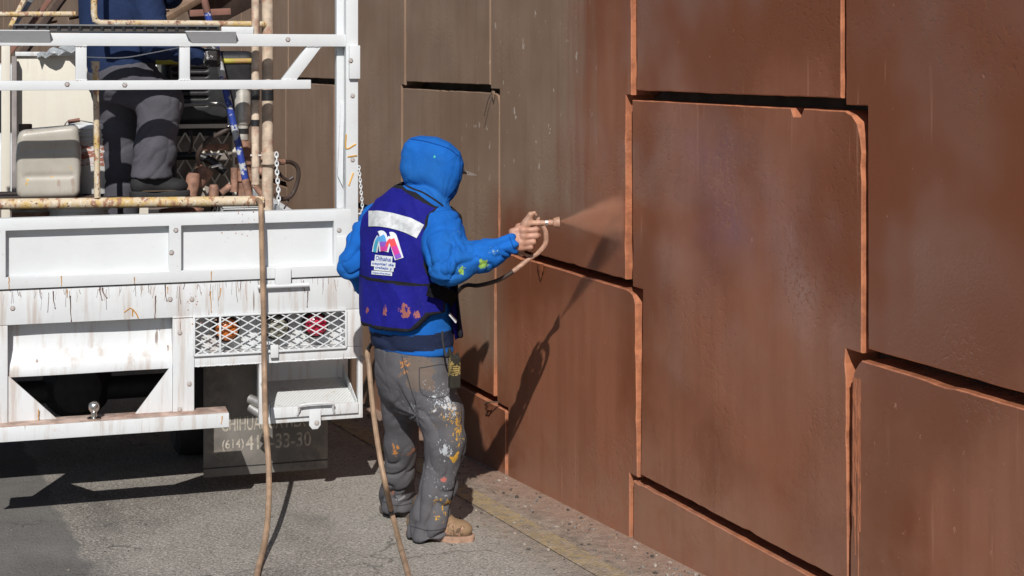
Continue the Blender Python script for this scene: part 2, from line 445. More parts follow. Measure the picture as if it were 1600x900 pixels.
for k in range(-30, 7):
    odd = (k % 2 != 0)                       # columns whose joints lie at .31, 1.86, 3.41
    starts = [0, 2, 4, 6] if odd else [1, 3, 5]
    if not odd: starts = [-1] + starts
    for s in starts:
        lo = max(s, 0); hi = min(s + 2, 7)
        zlo = LEV[lo] + (HGAP / 2 if lo > 0 else 0); zhi = LEV[hi] - (HGAP / 2 if hi < 7 else 0)
        if zlo > 3.9: continue
        L = []; R_ = []
        for l in range(lo, hi):
            za = zlo if l == lo else LEV[l]; zb_ = zhi if l == hi - 1 else LEV[l + 1]
            gl, gr2 = GAP[k][l], GAP[k + 1][l]
            gl = gl if isinstance(gl, tuple) else (gl, gl); gr2 = gr2 if isinstance(gr2, tuple) else (gr2, gr2)
            L.append((BND[k][l] + gl[0] / 2, za)); L.append((BND[k][l] + gl[1] / 2, zb_))
            R_.append((BND[k + 1][l] - gr2[0] / 2, za)); R_.append((BND[k + 1][l] - gr2[1] / 2, zb_))
        # the top corners: worn round, one broken away
        a, b = 0.012, 0.012
        if k == 1 and s == 2: a, b = 0.09, 0.13
        elif k == 0 and s == 1: a, b = 0.08, 0.05
        elif k == -1 and s == 2: a, b = 0.06, 0.05
        elif k == 2: a, b = 0.03, 0.03
        tr = R_.pop(); R_ += [(tr[0], tr[1] - b), (tr[0] - a * 0.10, tr[1] - b * 0.62), (tr[0] - a * 0.26, tr[1] - b * 0.30), (tr[0] - a * 0.58, tr[1] - b * 0.10), (tr[0] - a, tr[1])]
        if k == 2 and s == 1:
            tl = L.pop(); L += [(tl[0], tl[1] - 0.075), (tl[0] + 0.012, tl[1] - 0.04), (tl[0] + 0.035, tl[1] - 0.012), (tl[0] + 0.05, tl[1])]
        top = []
        if k == 1 and s == 2:                # notch broken out of the top edge
            xn = wall_pt(1245, 172)[0]; top = [(xn + 0.04, zhi), (xn + 0.022, zhi - 0.026), (xn - 0.02, zhi - 0.028), (xn - 0.035, zhi)]
        poly = R_ + top + list(reversed(L))
        poly = list(reversed(poly)) if False else poly
        seed += 1
        # keep counter-clockwise as seen from the road (x right, z up)
        area = sum(poly[i][0] * poly[(i + 1) % len(poly)][1] - poly[(i + 1) % len(poly)][0] * poly[i][1] for i in range(len(poly)))
        if area < 0: poly = list(reversed(poly))
        y0 = rnd.uniform(-0.004, 0.004)
        if (k, s) == (2, 1): y0 = -0.008
        panel(poly, y0, seed)
M_BACK = simple('raw_concrete', (0.10, 0.075, 0.06), 0.9)
MB().box((BND[-30][0], 0.135, -1.5), (BND[7][0] - 0.02, 0.4, 4.2), 0).build('backing', M_BACK, wall)
# hardened ridges of slurry beside the near joint
mb = MB()
for i in range(5):
    x = BND[2][2] + 0.030 + i * 0.0085; z = 1.0
    pts = []
    zend = [0.55, 0.42, 0.68, 0.10, 0.5][i]
    while z > zend: pts.append((x + rnd.uniform(-0.0012, 0.0012), -0.0075, z)); z -= 0.02
    mb.tube(pts, [0.0034 * rnd.uniform(0.5, 1.2) for _ in pts], 6)
tag(mb.build('slurry_ridges', M_WALL, wall), kind=None)
# paint clot hanging under the long joint, and wire ends left in the joints
c = wall_pt(846, 424)
def clot(v):
    return 0
mb = MB()
for (px, py, w, h) in ((846, 424, 0.045, 0.075), (765, 640, 0.05, 0.05), (773, 150, 0.02, 0.05)):
    cx, cz = wall_pt(px, py); pts = []
    for i in range(14):
        a = i / 13; hw = w * (1 - a) ** 0.7 * rnd.uniform(0.75, 1.15); pts.append((cx, cz + h * 0.5 - a * h, hw))
    rows = [[mb.bm.verts.new((x + s * hw, -0.006 - 0.012 * (1 - abs(s)) ** 0.5 * (1 - i / 14), z)) for s in (-1, -0.5, 0, 0.5, 1)] for i, (x, z, hw) in enumerate(pts)]
    for A, B in zip(rows[:-1], rows[1:]):
        for q in range(4): mb.bm.faces.new((A[q], A[q + 1], B[q + 1], B[q]))
o = mb.build('paint_clots', M_WALL, wall)
M_WIRE = simple('tie_wire', (0.10, 0.07, 0.05), 0.6)
cx, cz = wall_pt(772, 141)
MB().tube(crom([(cx, -0.005, cz), (cx - 0.03, -0.02, cz - 0.05), (cx - 0.07, -0.025, cz - 0.13)]), 0.0025, 6).build('tie_wire', M_WIRE, wall)
cx, cz = wall_pt(782, 628)
MB().tube(crom([(cx, -0.005, cz), (cx - 0.06, -0.04, cz - 0.01), (cx - 0.13, -0.03, cz - 0.04), (cx - 0.10, -0.02, cz - 0.02)]), 0.003, 6).build('tie_wire', M_WIRE, wall)

# ------------------------------------------------------------------ road
rz = math.atan2(-WD[1], -WD[0])
def road_material(paint=False):
    m = Mat('road_paint' if paint else 'asphalt'); X, Y, Z = m.xyz()     # x along the wall, y towards the wall
    n1 = m.noise(0.7, 3, 0.6); n2 = m.noise(4, 5, 0.65); gr = m.noise(95, 2, 0.7); g2 = m.voro(85)
    base = m.mix(m.mr(n2, 0.3, 0.7), (0.185, 0.168, 0.148), (0.245, 0.224, 0.198))
    base = m.mix(m.mr(n1, 0.38, 0.62, 0, 0.75), base, (0.34, 0.315, 0.28))
    base = m.mix(m.mr(Y, -1.5, -0.5, 0, 0.4), base, (0.36, 0.33, 0.29))
    base = m.mix(m.mr(gr, 0.50, 0.66, 0, 0.85), base, (0.50, 0.465, 0.415))
    base = m.mix(m.mr(gr, 0.44, 0.30, 0, 0.8), base, (0.075, 0.069, 0.062))
    # a smoother darker patch of newer asphalt on the left
    pe = m.math('ADD', Y, m.math('MULTIPLY', m.math('SUBTRACT', m.noise(5, 4), 0.5), 0.16))
    patch = m.mr(pe, PATCH_Y - 0.015, PATCH_Y + 0.015, 1, 0)
    sm = m.mix(m.mr(n2, 0.3, 0.7), (0.150, 0.143, 0.133), (0.19, 0.18, 0.168)); sm = m.mix(m.mr(gr, 0.55, 0.75, 0, 0.3), sm, (0.26, 0.248, 0.23))
    base = m.mix(patch, base, sm)
    # wheel-worn darker bands and stains
    base = m.mix(m.math('MULTIPLY', m.mr(m.noise(1.1, 4, 0.6, m.vec((0.5, 1.6, 1))), 0.52, 0.7), 0.5), base, (0.095, 0.09, 0.083))
    # cracks
    wv = m.n('ShaderNodeVectorMath'); wv.operation = 'ADD'; m.nt.links.new(m.obj, wv.inputs[0])
    nz = m.n('ShaderNodeTexNoise'); nz.inputs['Scale'].default_value = 5; nz.inputs['Detail'].default_value = 6; m.nt.links.new(m.obj, nz.inputs['Vector'])
    sc_ = m.n('ShaderNodeVectorMath'); sc_.operation = 'SCALE'; sc_.inputs['Scale'].default_value = 0.35; m.nt.links.new(nz.outputs['Color'], sc_.inputs[0]); m.nt.links.new(sc_.outputs[0], wv.inputs[1])
    cr = m.voro(1.15, 'DISTANCE_TO_EDGE', wv.outputs[0])
    crm = m.math('MULTIPLY', m.mr(cr, 0.0, 0.011, 1, 0), m.mr(m.noise(1.3, 2), 0.45, 0.6))
    base = m.mix(m.math('MULTIPLY', crm, 0.6), base, (0.05, 0.047, 0.043))
    # silt and paint dust gathered along the foot of the wall
    de = m.math('ADD', Y, m.math('MULTIPLY', m.math('SUBTRACT', n2, 0.5), 0.30))
    dirt = m.mr(de, -0.62, -0.30)
    silt = m.mix(m.mr(m.noise(16, 6, 0.7), 0.35, 0.65), (0.20, 0.155, 0.12), (0.36, 0.285, 0.225))
    silt = m.mix(m.mr(m.noise(45, 4, 0.7), 0.60, 0.68), silt, (0.07, 0.055, 0.045))
    base = m.mix(m.math('MULTIPLY', dirt, 0.85), base, silt)
    pink = m.mr(de, -0.28, -0.02); base = m.mix(m.math('MULTIPLY', pink, 0.55), base, (0.34, 0.19, 0.13))
    h = m.math('ADD', gr, m.math('MULTIPLY', m.mr(g2, 0, 0.5), 0.6))
    nrm = m.bump(h, 0.8, 0.008)
    if paint:
        wear = m.mr(m.noise(26, 6, 0.75), 0.36, 0.62); wear = m.math('MULTIPLY', wear, m.mr(m.noise(3.5, 4), 0.3, 0.6, 0.35, 1))
        base = m.mix(m.math('MULTIPLY', wear, 0.75), base, (0.43, 0.31, 0.13))
    return m.done(base, 0.88, 0, nrm, 0.35)
gp = ground(118, 840)
PATCH_Y = float((gp[:2] - W0) @ WI)
# asphalt sheet: x along the wall, y across, tilted with the grade of the road
def road_sheet(name, x0, x1, y0, y1, mat, lift=0.0, nx_=1, ny_=1):
    bm = bmesh.new(); g = [[bm.verts.new((x0 + (x1 - x0) * i / nx_, y0 + (y1 - y0) * j / ny_, SLOPE * (x0 + (x1 - x0) * i / nx_) + lift)) for j in range(ny_ + 1)] for i in range(nx_ + 1)]
    for i in range(nx_):
        for j in range(ny_): bm.faces.new((g[i][j], g[i + 1][j], g[i + 1][j + 1], g[i][j + 1]))
    bmesh.ops.recalc_face_normals(bm, faces=bm.faces)
    me = bpy.data.meshes.new(name); bm.to_mesh(me); bm.free()
    o = link(name, me, mat); o.location = (W0[0], W0[1], ZB); o.rotation_euler = (0, 0, rz); return o
M_ROAD = road_material(); M_LINE = road_material(True)
tag(road_sheet('road', -300, 200, -400, 0.6, M_ROAD), 'worn grey asphalt road sloping along the painted wall', kind='structure')
la = ground(700, 745); lb = ground(935, 900)
ly = float((la[:2] - W0) @ WI); ly2 = float((lb[:2] - W0) @ WI)
lm = (ly + ly2) / 2
tag(road_sheet('road_marking', -3, 12, lm - 0.055, lm + 0.055, M_LINE, 0.004), 'faded yellow edge line on the asphalt near the wall', kind='structure')

# loose stones and paint crumbs along the foot of the wall
def stones(name, n, seed, region, smin_, smax_, mats):
    r = random.Random(seed); V = []; Fc = []; mi = []
    ico = bmesh.new(); bmesh.ops.create_icosphere(ico, subdivisions=1, radius=1); iv = [v.co.copy() for v in ico.verts]; fi = [[v.index for v in f.verts] for f in ico.faces]; ico.free()
    for _ in range(n):
        x, y = region(r); s = smin_ + (smax_ - smin_) * r.random() ** 3; b = len(V)
        q = Matrix.Rotation(r.uniform(0, 6.3), 3, 'Z'); sx, sy, sz = s * r.uniform(0.7, 1.4), s * r.uniform(0.6, 1.1), s * r.uniform(0.35, 0.8)
        for v in iv:
            k = r.uniform(0.75, 1.15); w = q @ Vector((v.x * sx * k, v.y * sy * k, v.z * sz * k))
            V.append((x + w.x, y + w.y, SLOPE * x + sz * 0.45 + w.z))
        Fc += [[i + b for i in f] for f in fi]; mi += [r.randrange(len(mats))] * len(fi)
    me = bpy.data.meshes.new(name); me.from_pydata(V, [], Fc); me.update()
    for m in mats: me.materials.append(m)
    me.polygons.foreach_set('material_index', mi)
    o = link(name, me); o.location = (W0[0], W0[1], ZB); o.rotation_euler = (0, 0, rz); return o
MS = [simple('stone_grey', (0.2, 0.18, 0.16), 0.9), simple('stone_pale', (0.34, 0.29, 0.24), 0.9), simple('stone_dark', (0.07, 0.06, 0.052), 0.9), simple('paint_crumb', (0.24, 0.15, 0.11), 0.85)]
def reg(r):
    y = -abs(r.gauss(0, 0.26)) - 0.005
    return (r.uniform(-2.5, 4.5), max(y, -0.9))
tag(stones('gravel', 2200, 11, reg, 0.0018, 0.011, MS), 'fine loose gravel and paint crumbs along the wall foot', 'gravel', kind='stuff')
tag(stones('road_grit', 900, 12, lambda r: (r.uniform(-0.5, 3.5), -r.uniform(0.3, 3.2)), 0.0018, 0.006, MS[:3]), 'scattered grit lying on the sunlit asphalt', 'grit', kind='stuff')
# ================================================================== THE TRUCK
def white_paint(name, streaks=0.0, base=(0.68, 0.705, 0.715)):
    m = Mat(name)
    n1 = m.noise(4, 4, 0.6); n2 = m.noise(30, 4, 0.7)
    c = m.mix(m.mr(n1, 0.3, 0.75), base, mul(base, 0.93))
    fl = m.mr(n2, 0.66, 0.72); c = m.mix(m.math('MULTIPLY', fl, 0.45), c, (0.50, 0.42, 0.36))
    if streaks:
        st = m.noise(14, 4, 0.65, m.vec((1.6, 1.6, 0.14))); c = m.mix(m.mr(st, 0.47, 0.70, 0, streaks), c, (0.50, 0.44, 0.40))
        st2 = m.noise(26, 2, 0.5, m.vec((1.5, 1.5, 0.10))); msk = m.mr(m.noise(3.2, 2), 0.45, 0.6)
        c = m.mix(m.math('MULTIPLY', m.mr(st2, 0.66, 0.71), m.math('MULTIPLY', msk, streaks)), c, (0.20, 0.13, 0.10))
        rs = m.mr(m.noise(9, 6, 0.75), 0.63, 0.72); c = m.mix(m.math('MULTIPLY', rs, 0.5 * streaks), c, (0.50, 0.25, 0.17))
    return m.done(c, m.mr(n1, 0.2, 0.8, 0.38, 0.55), 0, m.bump(m.math('ADD', m.noise(22, 3), m.math('MULTIPLY', m.noise(3.5, 1), 3.0)), 0.14, 0.008), 0.4)
M_WHITE = white_paint('white_paint'); M_SILL = white_paint('white_paint_streaked', 0.85)
M_CREAM = white_paint('cream_paint', 0.15, (0.70, 0.665, 0.57))
M_BLACK = simple('black_grime', (0.022, 0.021, 0.02), 0.7)
M_RUBBER = simple('black_rubber', (0.03, 0.03, 0.03), 0.8, bump=0.3)
M_CHROME = simple('worn_chrome', (0.62, 0.60, 0.57), 0.25, metal=1.0, bump=0.05)
M_STEEL = simple('grey_steel', (0.45, 0.44, 0.42), 0.42, metal=0.7, dirt=(0.25, 0.13, 0.08), dirt_amt=0.3)
M_DRIPDARK = simple('dark_brown_drip', (0.10, 0.05, 0.035), 0.5); M_DRIPOCHRE = simple('ochre_drip', (0.55, 0.28, 0.07), 0.5)

truck = empty('flatbed_truck', (T0[0], T0[1], 0), TH)
tag(truck, 'white stake-bed work truck parked with its tailgate towards the viewer', 'truck')
zt_top = tp(270, 334)[1]; zt_bot = tp(297, 440)[1]
uL = -1.24; uR = tp(548, 380)[0]; uR2 = tp(567, 520)[0]
ur = lambda px, y=400, v=0: tp(px, y, v)[0]
zr = lambda py, px=300, v=0: tp(px, py, v)[1]
# ---- tailgate: frame with recessed panels
a0, a1, b0, b1 = ur(9, 395), ur(264, 390), ur(283, 388), ur(521, 380)
w = a1 - a0; g = b0 - a1
us = [uL, a0 - g - w * 0.55, a0 - g, a0, a1, b0, b1, uR]
zs = [zt_bot, (tp(135, 428)[1] + tp(400, 419)[1]) / 2, (tp(135, 357)[1] + tp(400, 348)[1]) / 2, zt_top]
tg = MB().plate(us, zs, {(1, 1), (3, 1), (5, 1)}, -0.012, 0.045, 0.004).build('tailgate', M_WHITE, truck)
for i in (1, 3, 5):
    MB().box((us[i] - 0.01, 0.030, zs[1] - 0.01), (us[i + 1] + 0.01, 0.042, zs[2] + 0.01), 0).build('panel', M_WHITE, tg)
# hinge: barrel and strap
u0, z0 = tp(402, 447); u1, z1 = tp(481, 444); zh = (z0 + z1) / 2
hg = MB().tube([(u0, -0.022, zh), (u1, -0.022, zh)], 0.010, 12).build('hinge', M_WHITE, truck)
um = ur(441, 430)
MB().box((um - 0.036, -0.030, zr(448, 441)), (um + 0.036, -0.0125, zr(418, 441)), 0.003).build('hinge_strap', M_WHITE, hg)
# ---- sill below the tailgate
z_sill = (tp(150, 502)[1] + tp(420, 489)[1]) / 2
MB().box((uL, 0.0, z_sill), (uR2, 0.06, zt_bot - 0.006), 0.004).build('sill', M_SILL, truck)
# ---- tail-light box with expanded-metal guard
g0, g1 = ur(303, 520), ur(540, 515); zg1 = z_sill; zg0 = (tp(304, 554)[1] + tp(540, 543)[1]) / 2
zl0 = (tp(305, 572)[1] + tp(560, 559.5)[1]) / 2
post_l = ur(270, 540); post_r = ur(304, 560)
MB().box((g0, 0.10, zl0 + 0.0), (g1 + 0.01, 0.115, zg1), 0).build('light_box_back', M_SILL, truck)
MB().box((post_r, 0.0, zl0), (uR2, 0.10, zg0), 0.003).build('light_box_floor', M_SILL, truck)
MB().box((g1, 0.0, zg0 + 0.001), (uR2, 0.10, z_sill - 0.001), 0.003).build('light_box_end', M_SILL, truck)
gd = MB()
W_ = 0.070; H_ = 0.038; nrow = int(round((zg1 - zg0) / (H_ / 2))); ncol = int((g1 - g0) / W_) + 2
hh = (zg1 - zg0) / nrow; ww = (g1 - g0) / round((g1 - g0) / (W_ / 2))
def clipseg(a, b):
    return a
for i in range(-1, int((g1 - g0) / ww) + 1):
    for j in range(nrow):
        A = (g0 + i * ww, zg0 + j * hh); B = (A[0] + ww, A[1] + hh)
        if A[0] < g0 - 1e-6 or B[0] > g1 + 1e-6: continue
        if (i + j) % 2 == 0: p, q = (A[0], A[1]), (B[0], B[1])
        else: p, q = (A[0], B[1]), (B[0], A[1])
        dy = 0.004 * (1 if j % 2 else -1)
        gd.beam((p[0], -0.006 - dy * 0.4, p[1]), (q[0], -0.006 + dy * 0.4, q[1]), 0.0048, 0.0045, (0, 1, 0), 0)
gf = MB()
for (p, q) in (((g0, zg0), (g1, zg0)), ((g0, zg1), (g1, zg1)), ((g0, zg0), (g0, zg1)), ((g1, zg0), (g1, zg1)), ((g0 + 0.115, zg0), (g0 + 0.115, zg1))):
    gf.beam((p[0], -0.008, p[1]), (q[0], -0.008, q[1]), 0.009, 0.012, (0, 1, 0), 0.002)
gfo = gf.build('light_guard', M_WHITE, truck); tag(gd.build('mesh_strands', M_WHITE, gfo, False), kind='stuff')
MB().box((ur(428, 550) - 0.018, -0.022, zr(558, 425)), (ur(428, 550) + 0.018, -0.010, zr(538, 425)), 0.003).build('latch_tab', M_WHITE, gfo)
def lamp(px, py, col, name, label, r=0.052):
    m = Mat(name); st = m.voro(90)
    mm = m.done(m.mix(m.mr(st, 0, 0.5), col, mul(col, 0.7)), 0.18, 0, None, 0.6, Transmission_Weight=0.25)
    u, z = tp(px, py, 0.06)
    o = MB().lathe([(0, -0.045), (r * 0.6, -0.04), (r * 0.92, -0.026), (r, 0.0), (r, 0.04), (0, 0.041)], (u, 0.055, z), 28, (0, 1, 0)).build('tail_light', mm, truck)
    MB().lathe([(r * 1.02, 0.0), (r * 1.15, 0.0), (r * 1.15, 0.042), (r * 1.02, 0.042)], (u, 0.06, z), 28, (0, 1, 0)).build('lamp_ring', M_BLACK, o)
    o['label'] = label
lamp(354, 514, (0.95, 0.26, 0.04), 'amber_lens', 'round amber lamp behind the white wire guard')
lamp(432, 511, (0.48, 0.46, 0.36), 'clear_lens', 'round clear lamp behind the white wire guard')
lamp(493, 507, (0.80, 0.03, 0.10), 'red_lens', 'round red lamp behind the white wire guard')
# ---- posts, rolled panel and gussets round the hitch
zb_top = (tp(94, 660)[1] + tp(328, 645)[1]) / 2 - 0.004; zb_bot = (tp(0, 691)[1] + tp(328, 670)[1]) / 2
pl0, pl1 = ur(-22, 560), ur(12, 560)
for (p, q) in ((post_l, post_r - 0.001), (pl0, pl1)):
    MB().box((p, 0.001, zb_top + 0.001), (q, 0.06, z_sill - 0.001), 0.004).build('hitch_post', M_SILL, truck)
zp0 = (tp(22, 590)[1] + tp(270, 578)[1]) / 2
mb = MB(); prof = [(0.075, z_sill + 0.01), (0.072, z_sill - 0.06), (0.066, z_sill - 0.12), (0.048, z_sill - 0.155), (0.030, z_sill - 0.18), (0.022, zp0 + 0.012), (0.024, zp0), (0.05, zp0 - 0.004), (0.09, zp0)]
A = [[mb.bm.verts.new((u, v + 0.004 * math.sin(u * 9), z)) for (v, z) in prof] for u in np.linspace(pl1, post_l, 14)]
for r0, r1 in zip(A[:-1], A[1:]):
    for k in range(len(prof) - 1): mb.bm.faces.new((r0[k], r1[k], r1[k + 1], r0[k + 1]))
mb.build('rolled_panel', M_SILL, truck)
x0, x1 = ur(95, 658, -0.0), ur(207, 652)
MB().prism([(pl1 + 0.001, zp0 + 0.01), (pl1 + 0.001, zb_top + 0.002), (x0, zb_top + 0.002)], 0.012, 0.024, 0.002).build('gusset', M_SILL, truck)
MB().prism([(post_l - 0.001, zp0 + 0.02), (x1, zb_top + 0.002), (post_l - 0.001, zb_top + 0.002)], 0.012, 0.024, 0.002).build('gusset', M_SILL, truck)
# ---- bumper with hitch ball
ub0, ub1 = ur(-62, 680, -0.1), ur(358, 660, -0.1)
zbb = (tp(0, 691, -0.1)[1] + tp(328, 670, -0.1)[1]) / 2; zbt = (tp(94, 662, -0.1)[1] + tp(328, 648, -0.1)[1]) / 2
bp = MB().box((ub0, -0.10, zbb), (ub1, -0.088, zbt), 0.003).build('bumper', M_SILL, truck)
M_RUSTTOP = simple('rusty_white_top', (0.50, 0.38, 0.32), 0.8, var=0.4, scale=14, dirt=(0.30, 0.15, 0.10), dirt_amt=0.7)
MB().box((ub0, -0.0875, zbt - 0.012), (ub1, 0.05, zbt - 0.001), 0.003).build('bumper_top', M_RUSTTOP, bp)
zbt_ = zbt
ubx, ubz = tp(147, 645, -0.05)
MB().lathe([(0.026, 0.0), (0.03, 0.006), (0.014, 0.012), (0.013, 0.03), (0.0165, 0.034), (0.0235, 0.045), (0.025, 0.055), (0.0225, 0.067), (0.014, 0.075), (0.009, 0.077), (0, 0.077)], (ubx, -0.045, zbt_), 24).build('hitch_ball', M_CHROME, truck)
# ---- step under the tail lights
s0, s1, s2, s3 = ur(405, 610), ur(418, 610), ur(560, 600), uR2
zs_t = (tp(421, 652)[1] + tp(562, 646)[1]) / 2; zs_b = (tp(421, 662)[1] + tp(572, 653)[1]) / 2
stp = MB().plate([s0, s1, s2, s3], [zs_b, zs_t, zl0 - 0.001], {(1, 1)}, 0.002, 0.045, 0.003).build('step_frame', M_SILL, truck)
M_TREAD = Mat('checker_plate'); _m = M_TREAD
_w = _m.n('ShaderNodeTexWave'); _w.inputs['Scale'].default_value = 28; _m.nt.links.new(_m.vec((1, 0.6, 0.6), rot=(0, 0, 0.8)), _w.inputs['Vector'])
M_TREAD = _m.done(_m.mix(_m.mr(_m.noise(12, 5, 0.7), 0.55, 0.75), (0.72, 0.74, 0.73), (0.5, 0.42, 0.36)), 0.45, 0, _m.bump(_w.outputs[0], 0.5, 0.004))
zlip0, zlip1 = zs_t + 0.001, zr(636, 430)
zback = zr(592, 480, 0.34)
mb = MB(); q = [(s1 + 0.02, 0.0, zlip1 - 0.01), (s2 - 0.004, 0.0, zlip1 - 0.01), (s2 - 0.02, 0.34, zback), (s1 + 0.03, 0.34, zback)]
vs = [mb.bm.verts.new(p) for p in q]; f = mb.bm.faces.new(vs); r = bmesh.ops.extrude_face_region(mb.bm, geom=[f]); bmesh.ops.translate(mb.bm, verts=[v for v in r['geom'] if isinstance(v, bmesh.types.BMVert)], vec=(0, 0, -0.012))
mb.build('step_tread', M_TREAD, stp)
MB().box((s1 + 0.014, -0.012, zlip0), (s2 - 0.002, 0.0, zlip1), 0.002).build('step_lip', M_SILL, stp)
for u in (s1 + 0.012, s2 - 0.006):
    MB().prism([(0, 0)], 0, 1) if False else None
    mb = MB(); vv = [mb.bm.verts.new(p) for p in ((u, 0.003, zlip0), (u, 0.36, zback - 0.02), (u, 0.36, zback + 0.06), (u, 0.003, zlip1 + 0.01))]
    f = mb.bm.faces.new(vv); r = bmesh.ops.extrude_face_region(mb.bm, geom=[f]); bmesh.ops.translate(mb.bm, verts=[v for v in r['geom'] if isinstance(v, bmesh.types.BMVert)], vec=(-0.005, 0, 0)); mb.build('step_side', M_SILL, stp)
MB().box((s1, 0.37, zback - 0.12), (s2 + 0.02, 0.38, zl0 + 0.03), 0).build('step_back', M_SILL, stp)
h0, h1 = ur(466, 632), ur(519, 630); zh0, zh1 = zr(642, 490), zr(629, 490)
MB().tube(crom([(h0 - 0.006, -0.014, zh0 - 0.01), (h0, -0.024, zh0 + 0.012), (h0 + 0.012, -0.036, zh1), (h1 - 0.012, -0.036, zh1), (h1, -0.024, zh0 + 0.012), (h1 + 0.006, -0.014, zh0 - 0.01)], 5), 0.006, 8).build('step_handle', M_SILL, stp)
l0, l1 = ur(482, 650), ur(500, 650); za, zb2 = zr(640, 490), zr(669, 490)
MB().prism([(l0, za), (l0, zb2 + 0.018), (l0 + 0.014, zb2), (l1 - 0.014, zb2), (l1, zb2 + 0.018), (l1, za)], -0.022, -0.0135, 0.002).build('latch_plate', M_WHITE, stp)
# ---- two pipe stubs beside the step
for (pa, pb) in (((390, 623), (412, 632)), ((391, 636), (412, 650))):
    A = t3(pa[0], pa[1], 0.10); B = t3(pb[0], pb[1], 0.05)
    MB().tube([A, B], 0.021, 16).build('exhaust_pipe', M_STEEL, truck)
# ---- bed floor, side rails, chassis, wheels, mudflap
BED = 4.1
M_FLOOR = simple('bed_floor', (0.16, 0.12, 0.10), 0.8, dirt=(0.35, 0.2, 0.14))
MB().box((uL, 0.061, zt_bot - 0.07), (uR2, BED, zt_bot - 0.008), 0).build('bed_floor', M_FLOOR, truck)
for u in (uL, uR2 - 0.05):
    MB().box((u, 0.2, zt_bot - 0.007), (u + 0.05, BED, zt_bot + 0.10), 0.004).build('side_rail', M_WHITE, truck)
for u in (-0.45, 0.38):
    MB().box((u, 0.15, 0.72), (u + 0.08, BED + 1.2, zt_bot - 0.071), 0.004).build('chassis_beam', M_BLACK, truck)
for v in (0.5, 1.6, 2.6, 3.6):
    MB().box((uL + 0.02, v, zt_bot - 0.15), (uR2 - 0.02, v + 0.08, zt_bot - 0.072), 0.004).build('cross_member', M_BLACK, truck)
def tyre(u, v):
    w = tworld((u, v, 0)); g_ = gz(w[0], w[1]); r = 0.375
    o = MB().lathe([(0.20, -0.11), (0.33, -0.115), (0.365, -0.09), (r, -0.05), (r, 0.05), (0.365, 0.09), (0.33, 0.115), (0.20, 0.11)], (u, v, g_ + r), 36, (1, 0, 0)).build('tyre', M_RUBBER, truck)
    MB().lathe([(0.0, -0.03), (0.08, -0.03), (0.12, -0.06), (0.205, -0.10), (0.205, 0.10), (0.12, 0.06), (0, 0.05)], (u, v, g_ + r), 24, (1, 0, 0)).build('rim', M_STEEL, o)
for u in (-0.98, -0.72, 0.55, 0.81): tyre(u, 1.35)
for u in (-0.9, 0.75): tyre(u, BED + 0.9)
axl = tworld((0, 1.35, 0)); MB().tube([(-0.9, 1.35, gz(*axl[:2]) + 0.375), (0.75, 1.35, gz(*axl[:2]) + 0.375)], 0.06, 14).lathe([(0, -0.16), (0.12, -0.13), (0.18, 0), (0.12, 0.13), (0, 0.16)], (-0.05, 1.35, gz(*axl[:2]) + 0.4), 20, (0, 1, 0)).build('rear_axle', M_BLACK, truck)
MB().lathe([(0.10, -0.09), (0.30, -0.1), (0.34, -0.06), (0.34, 0.06), (0.30, 0.1), (0.10, 0.09)], (-0.05, 0.75, 0.80), 32, (0, 0.25, 1)).build('spare_tyre', M_RUBBER, truck)
# mudflap with lettering
VF = 0.38
f0, f1 = ur(318, 700, VF), ur(512, 700, VF); zf0 = zr(741, 390, VF); zf1 = 0.66
M_FLAP = simple('mudflap_rubber', (0.17, 0.158, 0.142), 0.85, var=0.35, scale=5, dirt=(0.26, 0.22, 0.185), dirt_amt=0.6)
fl = MB().box((f0, VF, zf0), (f1, VF + 0.008, zf1), 0.002).build('mudflap', M_FLAP, truck)
MB().box((f0, VF - 0.0025, zr(728, 390, VF)), (f1, VF - 0.0005, zr(726.6, 390, VF)), 0).build('crease', M_BLACK, fl)
M_LETTER = simple('mudflap_letter', (0.40, 0.36, 0.30), 0.7, var=0.4, scale=40)
def text_mesh(body, size, font_off=0.0, shear=0.0, extrude=0.0, align='LEFT', spacing=1.0):
    cu = bpy.data.curves.new('text', 'FONT'); cu.body = body; cu.size = size; cu.offset = font_off; cu.shear = shear; cu.extrude = extrude; cu.align_x = align; cu.space_character = spacing
    cu.resolution_u = 4
    ob = bpy.data.objects.new('text', cu); COL.objects.link(ob); dg = bpy.context.evaluated_depsgraph_get(); dg.update()
    me = bpy.data.meshes.new_from_object(ob.evaluated_get(dg)); bpy.data.objects.remove(ob); bpy.data.curves.remove(cu); return me
def flap_text(body, px0, py0, px1, h_px, name):
    me = text_mesh(body, 0.1, 0.0012); co = np.array([v.co for v in me.vertices])
    u0, z0 = tp(px0, py0, VF); u1, _ = tp(px1, py0, VF); hgt = h_px * 7.15 / FPX
    mn, mx = co.min(0), co.max(0)
    for v in me.vertices:
        x = u0 + (v.co.x - mn[0]) / (mx[0] - mn[0]) * (u1 - u0); z = z0 + (v.co.y - mn[1]) / (mx[1] - mn[1]) * hgt
        v.co = (x, VF - 0.002, z)
    link(name, me, M_LETTER, fl)
flap_text('CHIHUAHUA MEX', 346, 675, 478, 23, 'lettering')
flap_text('(614)', 347, 706, 381, 19, 'lettering'); flap_text('417-33-30', 384, 704, 486, 24, 'lettering')
# ---- cab, out of sight behind the load
cb = MB().box((-1.0, BED + 0.15, 0.55), (0.85, BED + 2.0, 1.42), 0.06).build('cab', M_WHITE, truck)
MB().prism([(-0.93, 1.40), (0.78, 1.40), (0.68, 1.98), (-0.83, 1.98)], BED + 0.2, BED + 1.5, 0.05).build('cab_top', M_WHITE, cb)
MB().prism([(-0.62, 1.50), (0.47, 1.50), (0.42, 1.86), (-0.57, 1.86)], BED + 0.193, BED + 0.21, 0).build('rear_window', simple('dark_glass', (0.03, 0.035, 0.04), 0.1), cb)
